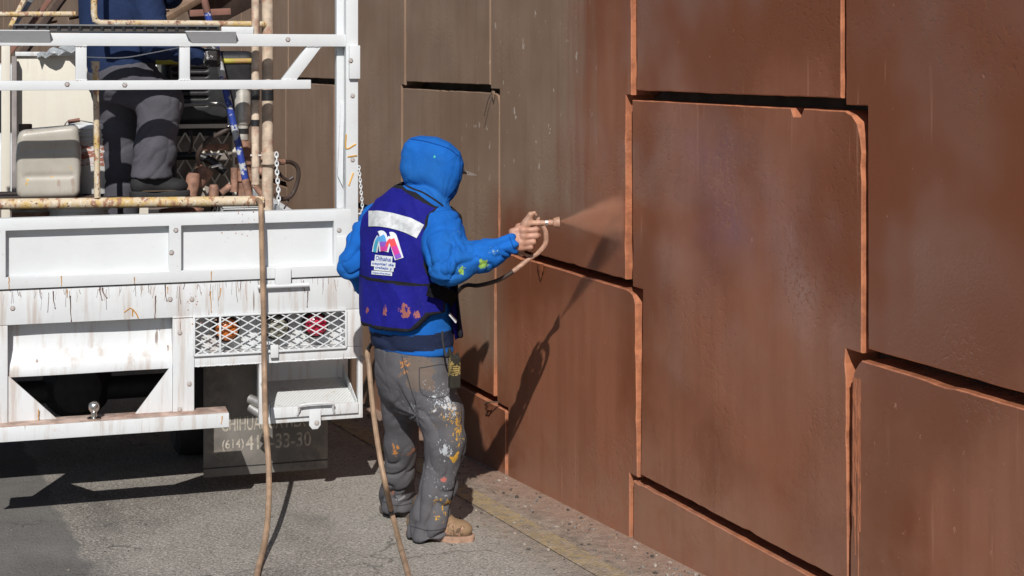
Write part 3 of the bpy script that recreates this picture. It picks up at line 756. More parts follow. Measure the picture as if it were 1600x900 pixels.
# ---- headboard
VH = 2.3
hb0, hb1 = uL + 0.02, ur(232, 150, VH); zh_top = zr(88, 90, VH)
hb = MB().box((ur(26, 150, VH), VH, zt_bot - 0.005), (hb1, VH + 0.03, zh_top), 0.004).build('headboard', M_CREAM, truck)
MB().box((ur(22, 90, VH), VH - 0.02, zh_top + 0.001), (hb1, VH + 0.05, zr(86 - 5, 90, VH)), 0.004).build('headboard_cap', M_SILL, hb)
MB().box((ur(2, 150, VH - 0.1), VH - 0.10, zt_bot - 0.005), (ur(16, 150, VH - 0.1), VH - 0.03, zr(60, 10, VH)), 0.004).build('headboard_post', M_CREAM, hb)
MB().box((ur(18, 150, VH - 0.1), VH - 0.09, zt_bot - 0.005), (ur(26, 150, VH - 0.1), VH - 0.03, zr(88, 10, VH)), 0.004).build('headboard_post', simple('grey_upright', (0.30, 0.27, 0.26), 0.6), hb)
# ---- upper rails of the tailgate
tl0 = -0.012
def hbar(name, pxa, pya, pxb, pyb, th_px, parent=truck, depth=0.05, v=0.0, mat=M_WHITE):
    A = t3(pxa, pya, v); B = t3(pxb, pyb, v); zc = (A[2] + B[2]) / 2; h = th_px * 6.9 / FPX
    return MB().box((A[0], v, zc - h / 2), (B[0], v + depth, zc + h / 2), 0.003).build(name, mat, parent)
rail = hbar('upper_rail', -180, 62, 559, 62, 19.5)
zr_t = zr(62, 300) + 9.75 * 6.9 / FPX; zr_b = zr(62, 300) - 9.75 * 6.9 / FPX
low = hbar('lower_rail', -180, 134, 486, 132.5, 14.5, rail)
zl_t = (tp(150, 134)[1] + tp(150, 132.5)[1]) / 2 + 7.25 * 6.9 / FPX
for (a, b) in ((118, 135.5), (280.5, 297), (-60, -42)):
    MB().box((ur(a, 100), 0.004, zl_t + 0.001), (ur(b, 100), 0.046, zr_b - 0.001), 0.003).build('rail_upright', M_WHITE, rail)
A = t3(496, 72, 0.02); B = t3(448, 124, 0.02)
MB().prism([(ur(480, 72), zr_b - 0.001), (ur(503, 72), zr_b - 0.001), (ur(464, 125), zl_t + 0.001), (ur(440, 125), zl_t + 0.001)], 0.006, 0.044, 0.003).build('rail_brace', M_WHITE, rail)
# added plates on the top rail, tilted down so their faces fall in shade
for (p0, p1) in ((-40, 79), (289, 369)):
    ua, ub = ur(p0, 60), ur(p1, 60)
    mb = MB(); vv = [mb.bm.verts.new(p) for p in ((ua, -0.045, zr_t + 0.006), (ub - 0.005, -0.045, zr_t + 0.006), (ub, -0.002, zr_b + 0.014), (ua + 0.03, -0.002, zr_b + 0.014))]
    f = mb.bm.faces.new(vv); r = bmesh.ops.extrude_face_region(mb.bm, geom=[f]); bmesh.ops.translate(mb.bm, verts=[v for v in r['geom'] if isinstance(v, bmesh.types.BMVert)], vec=(0, 0.0015, 0.004))
    mb.box((ua, -0.046, zr_t + 0.0065), (ub - 0.004, 0.01, zr_t + 0.0105), 0.001)
    mb.build('rail_shade_plate', M_WHITE, rail)
# ---- corner stake
zst = 2.75
sk = MB().box((ur(540, 200), -0.010, zt_bot + 0.12), (ur(559, 200), 0.045, zst), 0.003).build('corner_stake', M_WHITE, truck)
MB().box((ur(529, 200), 0.050, zt_bot + 0.02), (ur(541, 200), 0.10, zst), 0.003).build('stake_channel', M_WHITE, sk)
MB().box((ur(544, 95), -0.030, zr(123, 550)), (ur(561, 95), -0.0105, zr(71, 550)), 0.003).build('stake_clip', M_WHITE, sk)
MB().box((ur(525, 360), -0.02, zr(418, 545)), (ur(560, 360), -0.0125, zr(368, 545)), 0.003).build('stake_foot', M_WHITE, sk)
mb = MB(); vv = [mb.bm.verts.new(p) for p in ((ur(533, 160, .04), 0.045, zr(160, 530)), (ur(527, 280, .04), 0.03, zr(275, 530)), (ur(535, 290, .04), 0.03, zr(292, 530)), (ur(538, 160, .04), 0.045, zr(160, 530)))]
f = mb.bm.faces.new(vv); r = bmesh.ops.extrude_face_region(mb.bm, geom=[f]); bmesh.ops.translate(mb.bm, verts=[v for v in r['geom'] if isinstance(v, bmesh.types.BMVert)], vec=(0, 0.012, 0)); mb.build('stake_bracket', M_WHITE, sk)
# ---- chains
def chain_obj(name, pts, mat, parent, r=0.011, w=0.0028):
    pts = crom(pts, 10); L = 0; mb = MB(); last = None; k = 0
    acc = 0; step = r * 1.45; d = 0
    P_ = [np.asarray(p) for p in pts]
    seg = np.cumsum([0] + [np.linalg.norm(b - a) for a, b in zip(P_[:-1], P_[1:])]); n = int(seg[-1] / step)
    arr = np.array(P_)
    for i in range(n):
        s = i * step; c = np.array([np.interp(s, seg, arr[:, j]) for j in range(3)]); c2 = np.array([np.interp(s + 0.005, seg, arr[:, j]) for j in range(3)])
        t = Vector(c2 - c).normalized(); x = t.cross(Vector((0, 1, 0.2))).normalized(); y = t.cross(x)
        if i % 2: x = y
        ring = [Vector(c) + t * (r * math.cos(a)) + x * (r * 0.55 * math.sin(a)) for a in np.linspace(0, 2 * math.pi, 11)[:-1]]
        mb.tube(ring, w, 5, closed=True)
    return mb.build(name, mat, parent)
chain_obj('stake_chain', [t3(561, 262, -0.01), t3(564, 295, -0.02), t3(566, 330, -0.02), t3(558, 334, -0.03)], M_WHITE, sk, 0.010, 0.0024)
# ---- paint runs on the sill and tailgate
def drip(px, py, L, mat, bend=0, v=-0.001, r=0.0032):
    u, z = tp(px, py, v); n = 9; Lm = L * 6.8 / FPX
    pts = [(u + bend * (i / n) ** 2 + rnd.uniform(-0.0012, 0.0012), v, z - Lm * i / n) for i in range(n + 1)]
    MB().tube(pts, [r * (0.9 - 0.5 * i / n) for i in range(n)] + [r * 1.0], 6).build('paint_drip', mat, truck)
for (px, py, L, d, bend) in ((83, 455, 27, 1, .01), (110, 462, 40, 1, .004), (156, 449, 20, 1, .01), (160, 450, 16, 1, .02), (243, 462, 36, 1, -.003), (258, 445, 26, 1, .008),
                       (329, 455, 34, 0, .004), (345, 450, 18, 0, -.01), (481, 455, 26, 1, -.004), (105, 452, 12, 0, .0), (262, 448, 10, 0, .0)):
    drip(px, py, L, M_DRIPDARK if d else M_DRIPOCHRE, bend, 0.0)
for (px, py, L) in ((14, 433, 18), (96, 431, 15), (210, 433, 10), (330, 424, 14)): drip(px, py, L, M_DRIPOCHRE, 0, -0.013, 0.003)
drip(60, 640, 30, M_DRIPOCHRE, 0, 0.001); drip(347, 650, 12, M_DRIPOCHRE, -0.004, -0.101)
M_DRIPPALE = simple('pale_brown_drip', (0.36, 0.25, 0.20), 0.6, var=0.4); M_DRIPGREY = simple('grey_drip', (0.36, 0.36, 0.36), 0.6)
mbs = [MB(), MB(), MB()]
for k in range(90):                                     # the many fine runs, too thin to tell apart
    px = rnd.uniform(-5, 555); py = (455 - 0.045 * px) + rnd.uniform(-2, 6); L = rnd.uniform(6, 42) * rnd.random() ** 0.5
    u, z = tp(px, py, 0.0); n = 6; Lm = L * 6.8 / FPX
    if z - Lm < z_sill + 0.004: Lm = max(0.01, z - z_sill - 0.006)
    j = rnd.uniform(-0.008, 0.008)
    mbs[k % 3].tube([(u + j * (i / n) ** 2 + rnd.uniform(-0.001, 0.001), 0.0004, z - Lm * i / n) for i in range(n + 1)], [rnd.uniform(0.0009, 0.0018)] * (n + 1), 5)
for q_, mt in zip(mbs, (M_DRIPPALE, M_DRIPGREY, M_DRIPDARK)): tag(q_.build('fine_drips', mt, truck), kind='stuff')
M_SPLAT = simple('red_overspray_spot', (0.45, 0.26, 0.2), 0.7, var=0.4)
mb = MB()
for k in range(70):
    cx_, cy_ = rnd.choice(((300, 470), (362, 358), (372, 370), (385, 335), (320, 505), (240, 560), (60, 575), (250, 600)))
    p = t3(cx_ + rnd.gauss(0, 9), cy_ + rnd.gauss(0, 7), 0.0); r_ = rnd.uniform(0.0012, 0.004)
    vv = -0.0125 if cy_ < 440 else (-0.0005 if cy_ < 520 else 0.02)
    if cy_ > 520: continue
    mb.lathe([(0, -0.0012), (r_ * 0.8, -0.0008), (r_, 0.0)], (p[0], vv if cy_ > 440 else (0.0295 if 352 < cy_ < 425 else -0.0125), p[2]), 7, (0, 1, 0))
tag(mb.build('overspray_specks', M_SPLAT, truck), kind='stuff')
mb = MB()
for (pts) in ([(194, 488), (203, 481), (207, 483), (207, 494)], [(207, 483), (213, 490), (216, 497)]):
    mb.tube([t3(a, b, 0.0) for a, b in pts], 0.0032, 6)
mb.build('paint_scrawl', M_DRIPOCHRE, truck)
M_YMARK = simple('yellow_mark', (0.75, 0.42, 0.09), 0.6, var=0.4)
for pts in ([(541, 210), (541, 232), (556, 225)], [(543, 245), (558, 243)], [(552, 270), (545, 290)]):
    q = [t3(a, b, -0.0105) for a, b in pts]
    MB().tube(crom(q, 4), 0.004, 5).build('yellow_mark', M_YMARK, sk)

# bolt heads and weld beads
M_BOLT = simple('painted_bolt', (0.50, 0.47, 0.45), 0.6, dirt=(0.3, 0.14, 0.08), dirt_amt=0.6, dirt_scale=60)
bolt0 = MB().lathe([(0, -0.006), (0.0065, -0.006), (0.0085, -0.002), (0.0085, 0.0), (0.013, 0.0), (0.013, 0.002)], (0, 0, 0), 6, (0, 1, 0)).build('bolt', M_BOLT, truck)
spots_b = [(266, 468, 0.0), (300, 468, 0.0), (556, 452, 0.0), (20, 482, 0.0), (281, 520, 0.0), (281, 640, 0.0), (296, 600, 0.0), (268, 395, -0.012), (275, 360, -0.012), (530, 360, -0.012), (530, 410, -0.012), (551, 150, -0.010), (551, 250, -0.010), (548, 95, -0.030), (195, 133, 0.0), (105, 132, 0.0), (300, 62, 0.0), (450, 62, 0.0), (566, 560, 0.0), (411, 600, 0.0), (495, 661, -0.022)]
for i, (px, py, v) in enumerate(spots_b):
    o = bolt0 if i == 0 else bolt0.copy()
    if i: COL.objects.link(o)
    p = t3(px, py, v); o.location = (p[0], v, p[2])
def weld(A, B, r=0.004):
    A = np.asarray(A); B = np.asarray(B); n = max(4, int(np.linalg.norm(B - A) / 0.006)); 
    MB().tube([A + (B - A) * i / n + np.array([0, rnd.uniform(-0.001, 0.001), rnd.uniform(-0.001, 0.001)]) for i in range(n + 1)], [r * (0.75 + 0.4 * (i % 2)) for i in range(n + 1)], 6).build('weld_bead', M_SILL, truck)
for px in (118, 135.5, 280.5, 297): weld((ur(px, 100) - 0.001, 0.003, zl_t + 0.001), (ur(px, 100) + 0.001, 0.045, zl_t + 0.001))
for (p0, p1) in ((118, 135.5), (280.5, 297)):
    weld((ur(p0, 100), 0.003, zl_t + 0.001), (ur(p1, 100), 0.003, zl_t + 0.001)); weld((ur(p0, 100), 0.003, zr_b - 0.001), (ur(p1, 100), 0.003, zr_b - 0.001))
weld((post_l, 0.0, z_sill), (post_r, 0.0, z_sill)); weld((post_l, 0.0, zb_top + 0.002), (post_r, 0.0, zb_top + 0.002)); weld((post_r, 0.0, zl0), (uR2, 0.0, zl0), 0.003)
weld((ur(440, 125), 0.005, zl_t + 0.001), (ur(464, 125), 0.005, zl_t + 0.001)); weld((ur(480, 72), 0.005, zr_b - 0.001), (ur(503, 72), 0.005, zr_b - 0.001))
# ================================================================== THE PAINTER
def nrm_(v): v = np.asarray(v, float); return v / np.linalg.norm(v)
M_SKIN = simple('skin', (0.46, 0.24, 0.165), 0.55, var=0.18, scale=25, bump=0.15, bscale=160)
M_HAIR = simple('black_hair', (0.02, 0.017, 0.015), 0.6)
def fabric(name, col, var=0.2, weave=420, spots=None, rough=0.9, fold=0.5, fade=None):
    m = Mat(name); n1 = m.noise(7, 4, 0.6); wv = m.noise(weave, 2, 0.5)
    c = m.mix(m.mr(n1, 0.3, 0.7), mul(col, 1 - var), mul(col, 1 + var * 0.5))
    c = m.mix(m.mr(wv, 0.35, 0.7, 0, 0.35), c, mul(col, 1.4))
    c = m.mix(m.mr(m.noise(3.2, 2), 0.42, 0.68, 0, 0.55), c, fade if fade else mul(col, 1.18))
    c = m.mix(m.mr(m.noise(85, 3, 0.7), 0.55, 0.75, 0, 0.22), c, tuple(min(1, q * 1.3 + 0.05) for q in col))
    wob = m.noise(24, 3, 0.6) if spots else None
    for (pt, r0, r1, scale, thr, pc) in (spots or []):
        k_ = m.n('ShaderNodeVectorMath'); k_.operation = 'DISTANCE'; m.nt.links.new(m.obj, k_.inputs[0]); k_.inputs[1].default_value = tuple(map(float, pt))
        dd = m.math('ADD', k_.outputs['Value'], m.math('MULTIPLY', m.math('SUBTRACT', wob, 0.5), r1 * 1.9))
        msk = m.mr(dd, r0 * 0.5, r1 * 1.1, 1.0, 0.0)
        nn = m.noise(scale * 1.35, 6, 0.78, m.vec((1, 1, 0.7)))
        lim = m.mr(msk, 0, 1, 0.95, thr, False)
        k = m.math('GREATER_THAN', nn, lim); c = m.mix(m.math('MULTIPLY', k, 0.92), c, pc)
    h = m.math('ADD', m.math('MULTIPLY', wv, 0.25), m.noise(34, 4, 0.6))
    return m.done(c, rough, 0, m.bump(h, 0.3 * fold, 0.008), 0.08)
FV = nrm_((0.66, 0.75)); RV = np.array([FV[1], -FV[0]])               # the way the painter faces, and his right
gr_ = ground(690, 846); OM = np.array([gr_[0] - 0.08, 6.45, gz(gr_[0] - 0.08, 6.45)])
def W(px, py, Y): return P(px, py, Y) - OM                              # everything about him is measured from his base
def lof(px, py, Y, rx, ry): return (W(px, py, Y), rx, ry)
def billow(p, sc=(1, 1, 1)): return np.abs(2 * vnoise(p, sc) - 1)
def limb_folds(v, A, B, fs, fa, twist, seed, sharp=0.55):
    """creases wrapped round a limb: fs folds per metre along it, fa round it, slanting by twist"""
    ax = nrm_(B - A); e1 = nrm_(np.cross(ax, (0.31, 0.2, 0.9))); e2 = np.cross(ax, e1); q = v - A
    s = q @ ax; a = np.arctan2(q @ e2, q @ e1); wob = vnoise(v + seed, (11, 11, 11)) * 1.6
    pat = np.stack([(s + twist * np.sin(a + seed)) * fs + wob, np.cos(a) * fa + seed, np.sin(a) * fa + seed * 1.7], 1)
    return np.clip(billow(pat) * 1.7, 0, 1) ** sharp - 0.66
def poly2(x, z, pts):
    """signed distance to an outline"""
    d = np.full(x.shape, 1e9, np.float32); sgn = np.ones(x.shape, np.float32); n = len(pts)
    for i in range(n):
        a = pts[i]; b = pts[i - 1]; ex, ez = b[0] - a[0], b[1] - a[1]; wx = x - a[0]; wz = z - a[1]
        t = np.clip((wx * ex + wz * ez) / (ex * ex + ez * ez), 0, 1); d = np.minimum(d, (wx - ex * t) ** 2 + (wz - ez * t) ** 2)
        c1 = z >= a[1]; c2 = z < b[1]; c3 = ex * wz > ez * wx
        sgn = np.where((c1 & c2 & c3) | (~c1 & ~c2 & ~c3), -sgn, sgn)
    return sgn * np.sqrt(d)
HOODP = [(627, 240), (632, 223), (641, 215), (657, 212), (682, 214), (703, 223), (719, 237), (725, 255), (723, 280), (714, 301), (702, 317), (693, 322), (681, 312), (661, 299), (643, 293), (631, 285), (626, 262)]
HOODXZ = [(float(q[0]), float(q[2])) for q in (P(a, b, 6.52) - OM for a, b in HOODP)]
# torso (hoodie body) and trousers ovals
TORSO = [lof(645, 562, 6.46, 0.180, 0.135), lof(644, 535, 6.46, 0.190, 0.142), lof(641, 495, 6.46, 0.192, 0.146), lof(639, 440, 6.47, 0.188, 0.140), lof(641, 385, 6.47, 0.196, 0.140),
         lof(645, 345, 6.48, 0.195, 0.132), lof(651, 315, 6.49, 0.145, 0.11), lof(660, 288, 6.50, 0.085, 0.085)]
HIP = [lof(648, 645, 6.45, 0.10, 0.08), lof(650, 618, 6.45, 0.150, 0.118), lof(648, 590, 6.45, 0.172, 0.138), lof(645, 560, 6.45, 0.172, 0.135), lof(644, 530, 6.46, 0.17, 0.13)]
def f_torso(p): return loft(p, TORSO, RV, FV, 2.35)
SH_R, EL_R, WR_R = W(692, 360, 6.35), W(699, 415, 6.165), W(800, 381, 6.265)
SH_L, EL_L, WR_L = W(592, 346, 6.60), W(553, 411, 6.56), W(602, 468, 6.71)
HEAD = W(678, 267, 6.53); NECK = W(668, 312, 6.52)
HF = nrm_((0.88, 0.42, -0.24)); HS = nrm_(np.cross(HF, (0, 0, 1))); HU = np.cross(HS, HF)
def f_sleeves(p):
    r = chain(p, [SH_R, SH_R * 0.45 + EL_R * 0.55 + [0, 0, 0.0], EL_R, EL_R * 0.45 + WR_R * 0.55 + [0, 0, -0.008], WR_R], [0.090, 0.086, 0.074, 0.060, 0.042], 0.04)
    l = chain(p, [SH_L, SH_L * 0.5 + EL_L * 0.5, EL_L, EL_L * 0.5 + WR_L * 0.5, WR_L], [0.084, 0.076, 0.064, 0.058, 0.05], 0.04)
    return r, l
def f_hood(p):
    d2 = poly2(p[0], p[2], HOODXZ); yc = 6.525 - OM[1]; rr = 0.085; dy = np.abs(p[1] - yc) - (0.118 - rr)
    a = d2 + rr; d = np.minimum(np.maximum(a, dy), 0) + np.sqrt(np.maximum(a, 0) ** 2 + np.maximum(dy, 0) ** 2) - rr
    hole = ell(p, HEAD + HF * 0.15 - HU * 0.02, (0.10, 0.072, 0.10), (HF, HS, HU))
    return smax(d, -hole, 0.012)
def f_hoodie(p):
    t = f_torso(p); r, l = f_sleeves(p); d = smin(smin(t, r, 0.045), l, 0.045)
    h = f_hood(p); d = smin(d, h, 0.008)
    cut = smax(-(p[2] - W(645, 545, 6.46)[2] + 0.055 * ((p[0] - W(645, 0, 6.46)[0]))), -1 + 0 * p[2], 0.001)
    d = smax(d, cut, 0.006)
    # hollow cuff
    ax = nrm_(WR_R - EL_R); q = (p[0] - WR_R[0]) * ax[0] + (p[1] - WR_R[1]) * ax[1] + (p[2] - WR_R[2]) * ax[2]
    d = np.where((q > 0.012) & (r < 0.06) & (p[0] > WR_R[0] - 0.06), np.maximum(d, q - 0.012), d)
    return d
def hit(o, px, py):
    me = o.data; T = o.get('_', None)
    if o.name not in _BV: _BV[o.name] = BVHTree.FromPolygons([v.co.copy() for v in me.vertices], [list(p.vertices) for p in me.polygons])
    h = _BV[o.name].ray_cast(Vector(np.array([0, 0, CZ]) - OM), Vector(ray(px, py)).normalized())
    return np.array(h[0]) if h[0] is not None else None
_BV = {}
def spots_on(o, name, col, spots, slot=0, **kw):
    S = []
    for (px, py, r0, r1, sc, thr, pc) in spots:
        h = hit(o, px, py)
        if h is not None: S.append((h, r0, r1, sc, thr, pc))
    o.data.materials[slot] = fabric(name, col, spots=S, **kw)
def wr_hoodie(v):
    def near(c, s): return np.exp(-(np.linalg.norm(v - c, axis=1) / s) ** 2)
    def seg(a, b, s):
        ab = b - a; t = np.clip(((v - a) @ ab) / (ab @ ab), 0, 1); return np.exp(-(np.linalg.norm(v - a - t[:, None] * ab, axis=1) / s) ** 4)
    up = seg(SH_R, EL_R, 0.13); fo = seg(EL_R, WR_R, 0.11); upl = seg(SH_L, EL_L, 0.12); fol = seg(EL_L, WR_L, 0.1)
    hood = near(W(676, 262, 6.5), 0.19)
    amp_f = 0.35 + 1.0 * near(EL_R, 0.11) + 1.1 * near(WR_R, 0.09)
    r = 0.019 * fo * amp_f * limb_folds(v, EL_R, WR_R, 30, 1.3, 0.03, 2.3)
    r = r + 0.018 * up * (0.5 + near(EL_R, 0.10) + 0.6 * near(SH_R, 0.1)) * limb_folds(v, SH_R, EL_R, 17, 1.1, 0.07, 5.1)
    r = r + 0.018 * np.maximum(upl, fol) * limb_folds(v, SH_L, WR_L, 22, 1.2, 0.06, 7.7)
    waist = np.exp(-((v[:, 2] - W(645, 528, 6.46)[2]) / 0.06) ** 2)
    r = r + 0.010 * waist * (billow(v + 2.2, (8, 8, 26)) - 0.4) + 0.006 * (billow(v + 3.1, (11, 11, 13)) - 0.4)
    # hood: folds run from the chin up over the side, and a pinch at the back of the crown
    c = W(694, 318, 6.5); q = v - c; an = np.arctan2(q[:, 2], -q[:, 0]); rad = np.linalg.norm(q[:, [0, 2]], axis=1)
    fan = billow(np.stack([an * 4.2 + vnoise(v, (8, 8, 8)), rad * 3, v[:, 1] * 5], 1) + 4.4) - 0.35
    r = r + 0.017 * hood * np.exp(-(rad / 0.17) ** 2) * np.clip(rad / 0.04, 0, 1) * fan
    r = r + 0.008 * np.exp(-((v[:, 2] - W(0, 291, 6.5)[2] + 0.5 * (v[:, 0] - W(650, 0, 6.5)[0])) / 0.02) ** 2) * hood * (billow(v, (30, 30, 40)) - 0.3)
    return r
ARMP = W(760, 408, 6.2)
GREENY = (0.30, 0.50, 0.06); WHITEY = (0.6, 0.62, 0.6)
M_HOODIE = bpy.data.materials.new('blue_fleece_plain')
M_NAVY = fabric('navy_jersey', (0.018, 0.026, 0.06), 0.2)
zb1, zb2_ = W(640, 524, 6.3)[2], W(640, 549, 6.3)[2]
def pick_hoodie(c):
    zc = c[:, 2] - 0.06 * (c[:, 0] - W(645, 0, 6.46)[0])
    return ((zc < zb1) & (zc > zb2_ - 0.002)).astype(int) * (np.abs(c[:, 0] - W(640, 0, 6.4)[0]) < 0.26)
# ---- body: one continuous figure (hidden below the clothes but for hand and face)
TH_R, KN_R, AN_R = W(668, 598, 6.37), W(697, 692, 6.31), W(673, 818, 6.32)
TH_L, KN_L, AN_L = W(626, 592, 6.53), W(628, 690, 6.60), W(621, 782, 6.72)
HW = W(812, 372, 6.275)
def f_body(p):
    d = ell(p, HEAD, (0.096, 0.075, 0.112), (HF, HS, HU))
    d = smin(d, ell(p, HEAD + HF * 0.035 - HU * 0.06, (0.06, 0.055, 0.055), (HF, HS, HU)), 0.04)     # jaw
    d = smin(d, cap(p, HEAD + HF * 0.093 + HU * 0.008, HEAD + HF * 0.108 - HU * 0.028, 0.009, 0.014), 0.012)  # nose
    for s in (-1, 1):
        d = smin(d, ell(p, HEAD + HS * s * 0.074 - HF * 0.005 - HU * 0.01, (0.02, 0.009, 0.03), (HF, HS, HU)), 0.006)   # ears
        d = smax(d, -ell(p, HEAD + HS * s * 0.032 + HF * 0.098 + HU * 0.005, (0.016, 0.016, 0.010), (HF, HS, HU)), 0.012)  # eye sockets
    d = smax(d, -cap(p, HEAD + HF * 0.103 - HU * 0.052 - HS * 0.02, HEAD + HF * 0.103 - HU * 0.052 + HS * 0.02, 0.004, 0.004), 0.006)  # mouth
    d = smin(d, cap(p, NECK, HEAD - HU * 0.05, 0.06, 0.055), 0.03)
    t = loft(p, [(c, rx - 0.03, ry - 0.03) for c, rx, ry in TORSO], RV, FV); d = smin(d, t, 0.04)
    d = smin(d, chain(p, [SH_R, EL_R, WR_R], [0.06, 0.045, 0.03], 0.02), 0.03)
    d = smin(d, chain(p, [SH_L, EL_L, WR_L, WR_L + [0.05, 0.05, -0.04]], [0.06, 0.045, 0.03, 0.04], 0.02), 0.03)
    d = smin(d, chain(p, [TH_R, KN_R, AN_R], [0.085, 0.055, 0.04], 0.02), 0.04)
    d = smin(d, chain(p, [TH_L, KN_L, AN_L], [0.085, 0.055, 0.04], 0.02), 0.04)
    return d
painter = blended('person', f_body, W(525, 870, 6.45) - [0, 0.45, 0], W(830, 205, 6.45) + [0, 0.45, 0], 0.011, [M_SKIN, M_HAIR], None, (0, 0, 0), 1,
                  None, lambda c: (((c - HEAD) @ HF < 0.03) & (np.linalg.norm(c - HEAD, axis=1) < 0.16) & ((c - HEAD) @ HU > -0.03)).astype(int))
painter.location = OM
tag(painter, 'worker in blue hoodie and vest standing and spraying the wall', 'person')
# ---- the right hand closed on the gun: palm, four fingers, thumb, joined to the body mesh
GY = 6.315
def f_hand(p):
    d = cap(p, WR_R - nrm_(WR_R - EL_R) * 0.05, WR_R + (HW - WR_R) * 0.2, 0.031, 0.030)
    pc = W(812, 371, 6.272)
    axh = (nrm_((0.9, 0.1, 0.28)), nrm_((-0.05, 1, -0.1)), nrm_((-0.28, 0.05, 0.9)))
    d = smin(d, rbox(p, pc, (0.036, 0.017, 0.046), 0.014, axh), 0.022)
    fing = [(359, 817, 839, 0.0118), (368.5, 817, 840, 0.0122), (378, 815, 835, 0.0115), (386.5, 812, 831, 0.0102)]
    for y, xk, xf, r in fing:
        K = W(xk, y + 1.5, 6.262); A = W(xf - 2, y, 6.266); B = W(xf + 0.5, y + 0.5, 6.305); C = W(xf - 10, y + 1, 6.342)
        f = chain(p, [K, A, B, C], [r * 1.08, r, r * 0.95, r * 0.85], 0.008)
        d = smin(d, f, 0.006)
        d = smin(d, ell(p, W(xk + 1, y + 0.5, 6.258), (r * 1.15, r * 1.0, r * 1.05)), 0.012)         # knuckle
    th = chain(p, [W(806, 366, 6.29), W(811, 355, 6.325), W(822, 350, 6.345), W(832, 351, 6.35)], [0.017, 0.0145, 0.013, 0.011], 0.01)
    return smin(d, th, 0.014)
hv, hf = nets(f_hand, W(780, 408, 6.2) - [0, 0, 0.0], W(850, 335, 6.42), 0.0024); hv = relax(hv, hf, 1)
me = painter.data; n0 = len(me.vertices)
bm = bmesh.new(); bm.from_mesh(me); vs = [bm.verts.new(v) for v in hv]
for f in hf:
    fc = bm.faces.new([vs[i] for i in f]); fc.smooth = True
bm.to_mesh(me); bm.free()
hoodie = blended('hoodie', f_hoodie, W(522, 566, 6.45) - [0, 0.45, 0], W(822, 205, 6.45) + [0, 0.42, 0], 0.0052, [M_HOODIE, M_NAVY], painter, (0, 0, 0), 1, wr_hoodie, pick_hoodie)
spots_on(hoodie, 'blue_fleece', (0.012, 0.118, 0.45), [(720, 424, 0.012, 0.04, 60, 0.44, GREENY), (757, 412, 0.015, 0.05, 60, 0.42, GREENY), (772, 395, 0.01, 0.06, 80, 0.56, (0.35, 0.5, 0.4)), (690, 478, 0.008, 0.03, 60, 0.44, GREENY),
    (679, 245, 0.003, 0.012, 60, 0.3, (0.1, 0.55, 0.35)), (715, 365, 0.01, 0.08, 90, 0.62, WHITEY), (745, 425, 0.01, 0.06, 90, 0.6, WHITEY)], var=0.2, weave=500, fold=0.9, fade=(0.026, 0.145, 0.39))
# cuff rib
cu = []; axw = nrm_(WR_R - EL_R)
# ---- trousers
def f_legs(p):
    r = chain(p, [TH_R, TH_R * 0.5 + KN_R * 0.5 + [0.012, 0, 0], KN_R, KN_R * 0.45 + AN_R * 0.55, AN_R + [0.0, 0, 0.03], AN_R - [0.012, 0, 0.045]], [0.108, 0.094, 0.078, 0.070, 0.074, 0.082], 0.03)
    l = chain(p, [TH_L, TH_L * 0.5 + KN_L * 0.5, KN_L, KN_L * 0.45 + AN_L * 0.55, AN_L + [0, 0, 0.03], AN_L - [0, 0, 0.02]], [0.100, 0.084, 0.072, 0.066, 0.066, 0.072], 0.03)
    return r, l
zhR = W(676, 838, 6.3)[2]; zhL = W(618, 798, 6.7)[2]
def f_trousers(p):
    r, l = f_legs(p); h = loft(p, HIP, RV, FV, 2.3)
    r = smax(r, (zhR + 0.10 * (p[0] - AN_R[0]) * 1.2) - p[2], 0.006); l = smax(l, zhL - p[2], 0.006)
    d = smin(smin(r, l, 0.018), h, 0.05)
    return smax(d, p[2] - W(645, 540, 6.45)[2], 0.01)
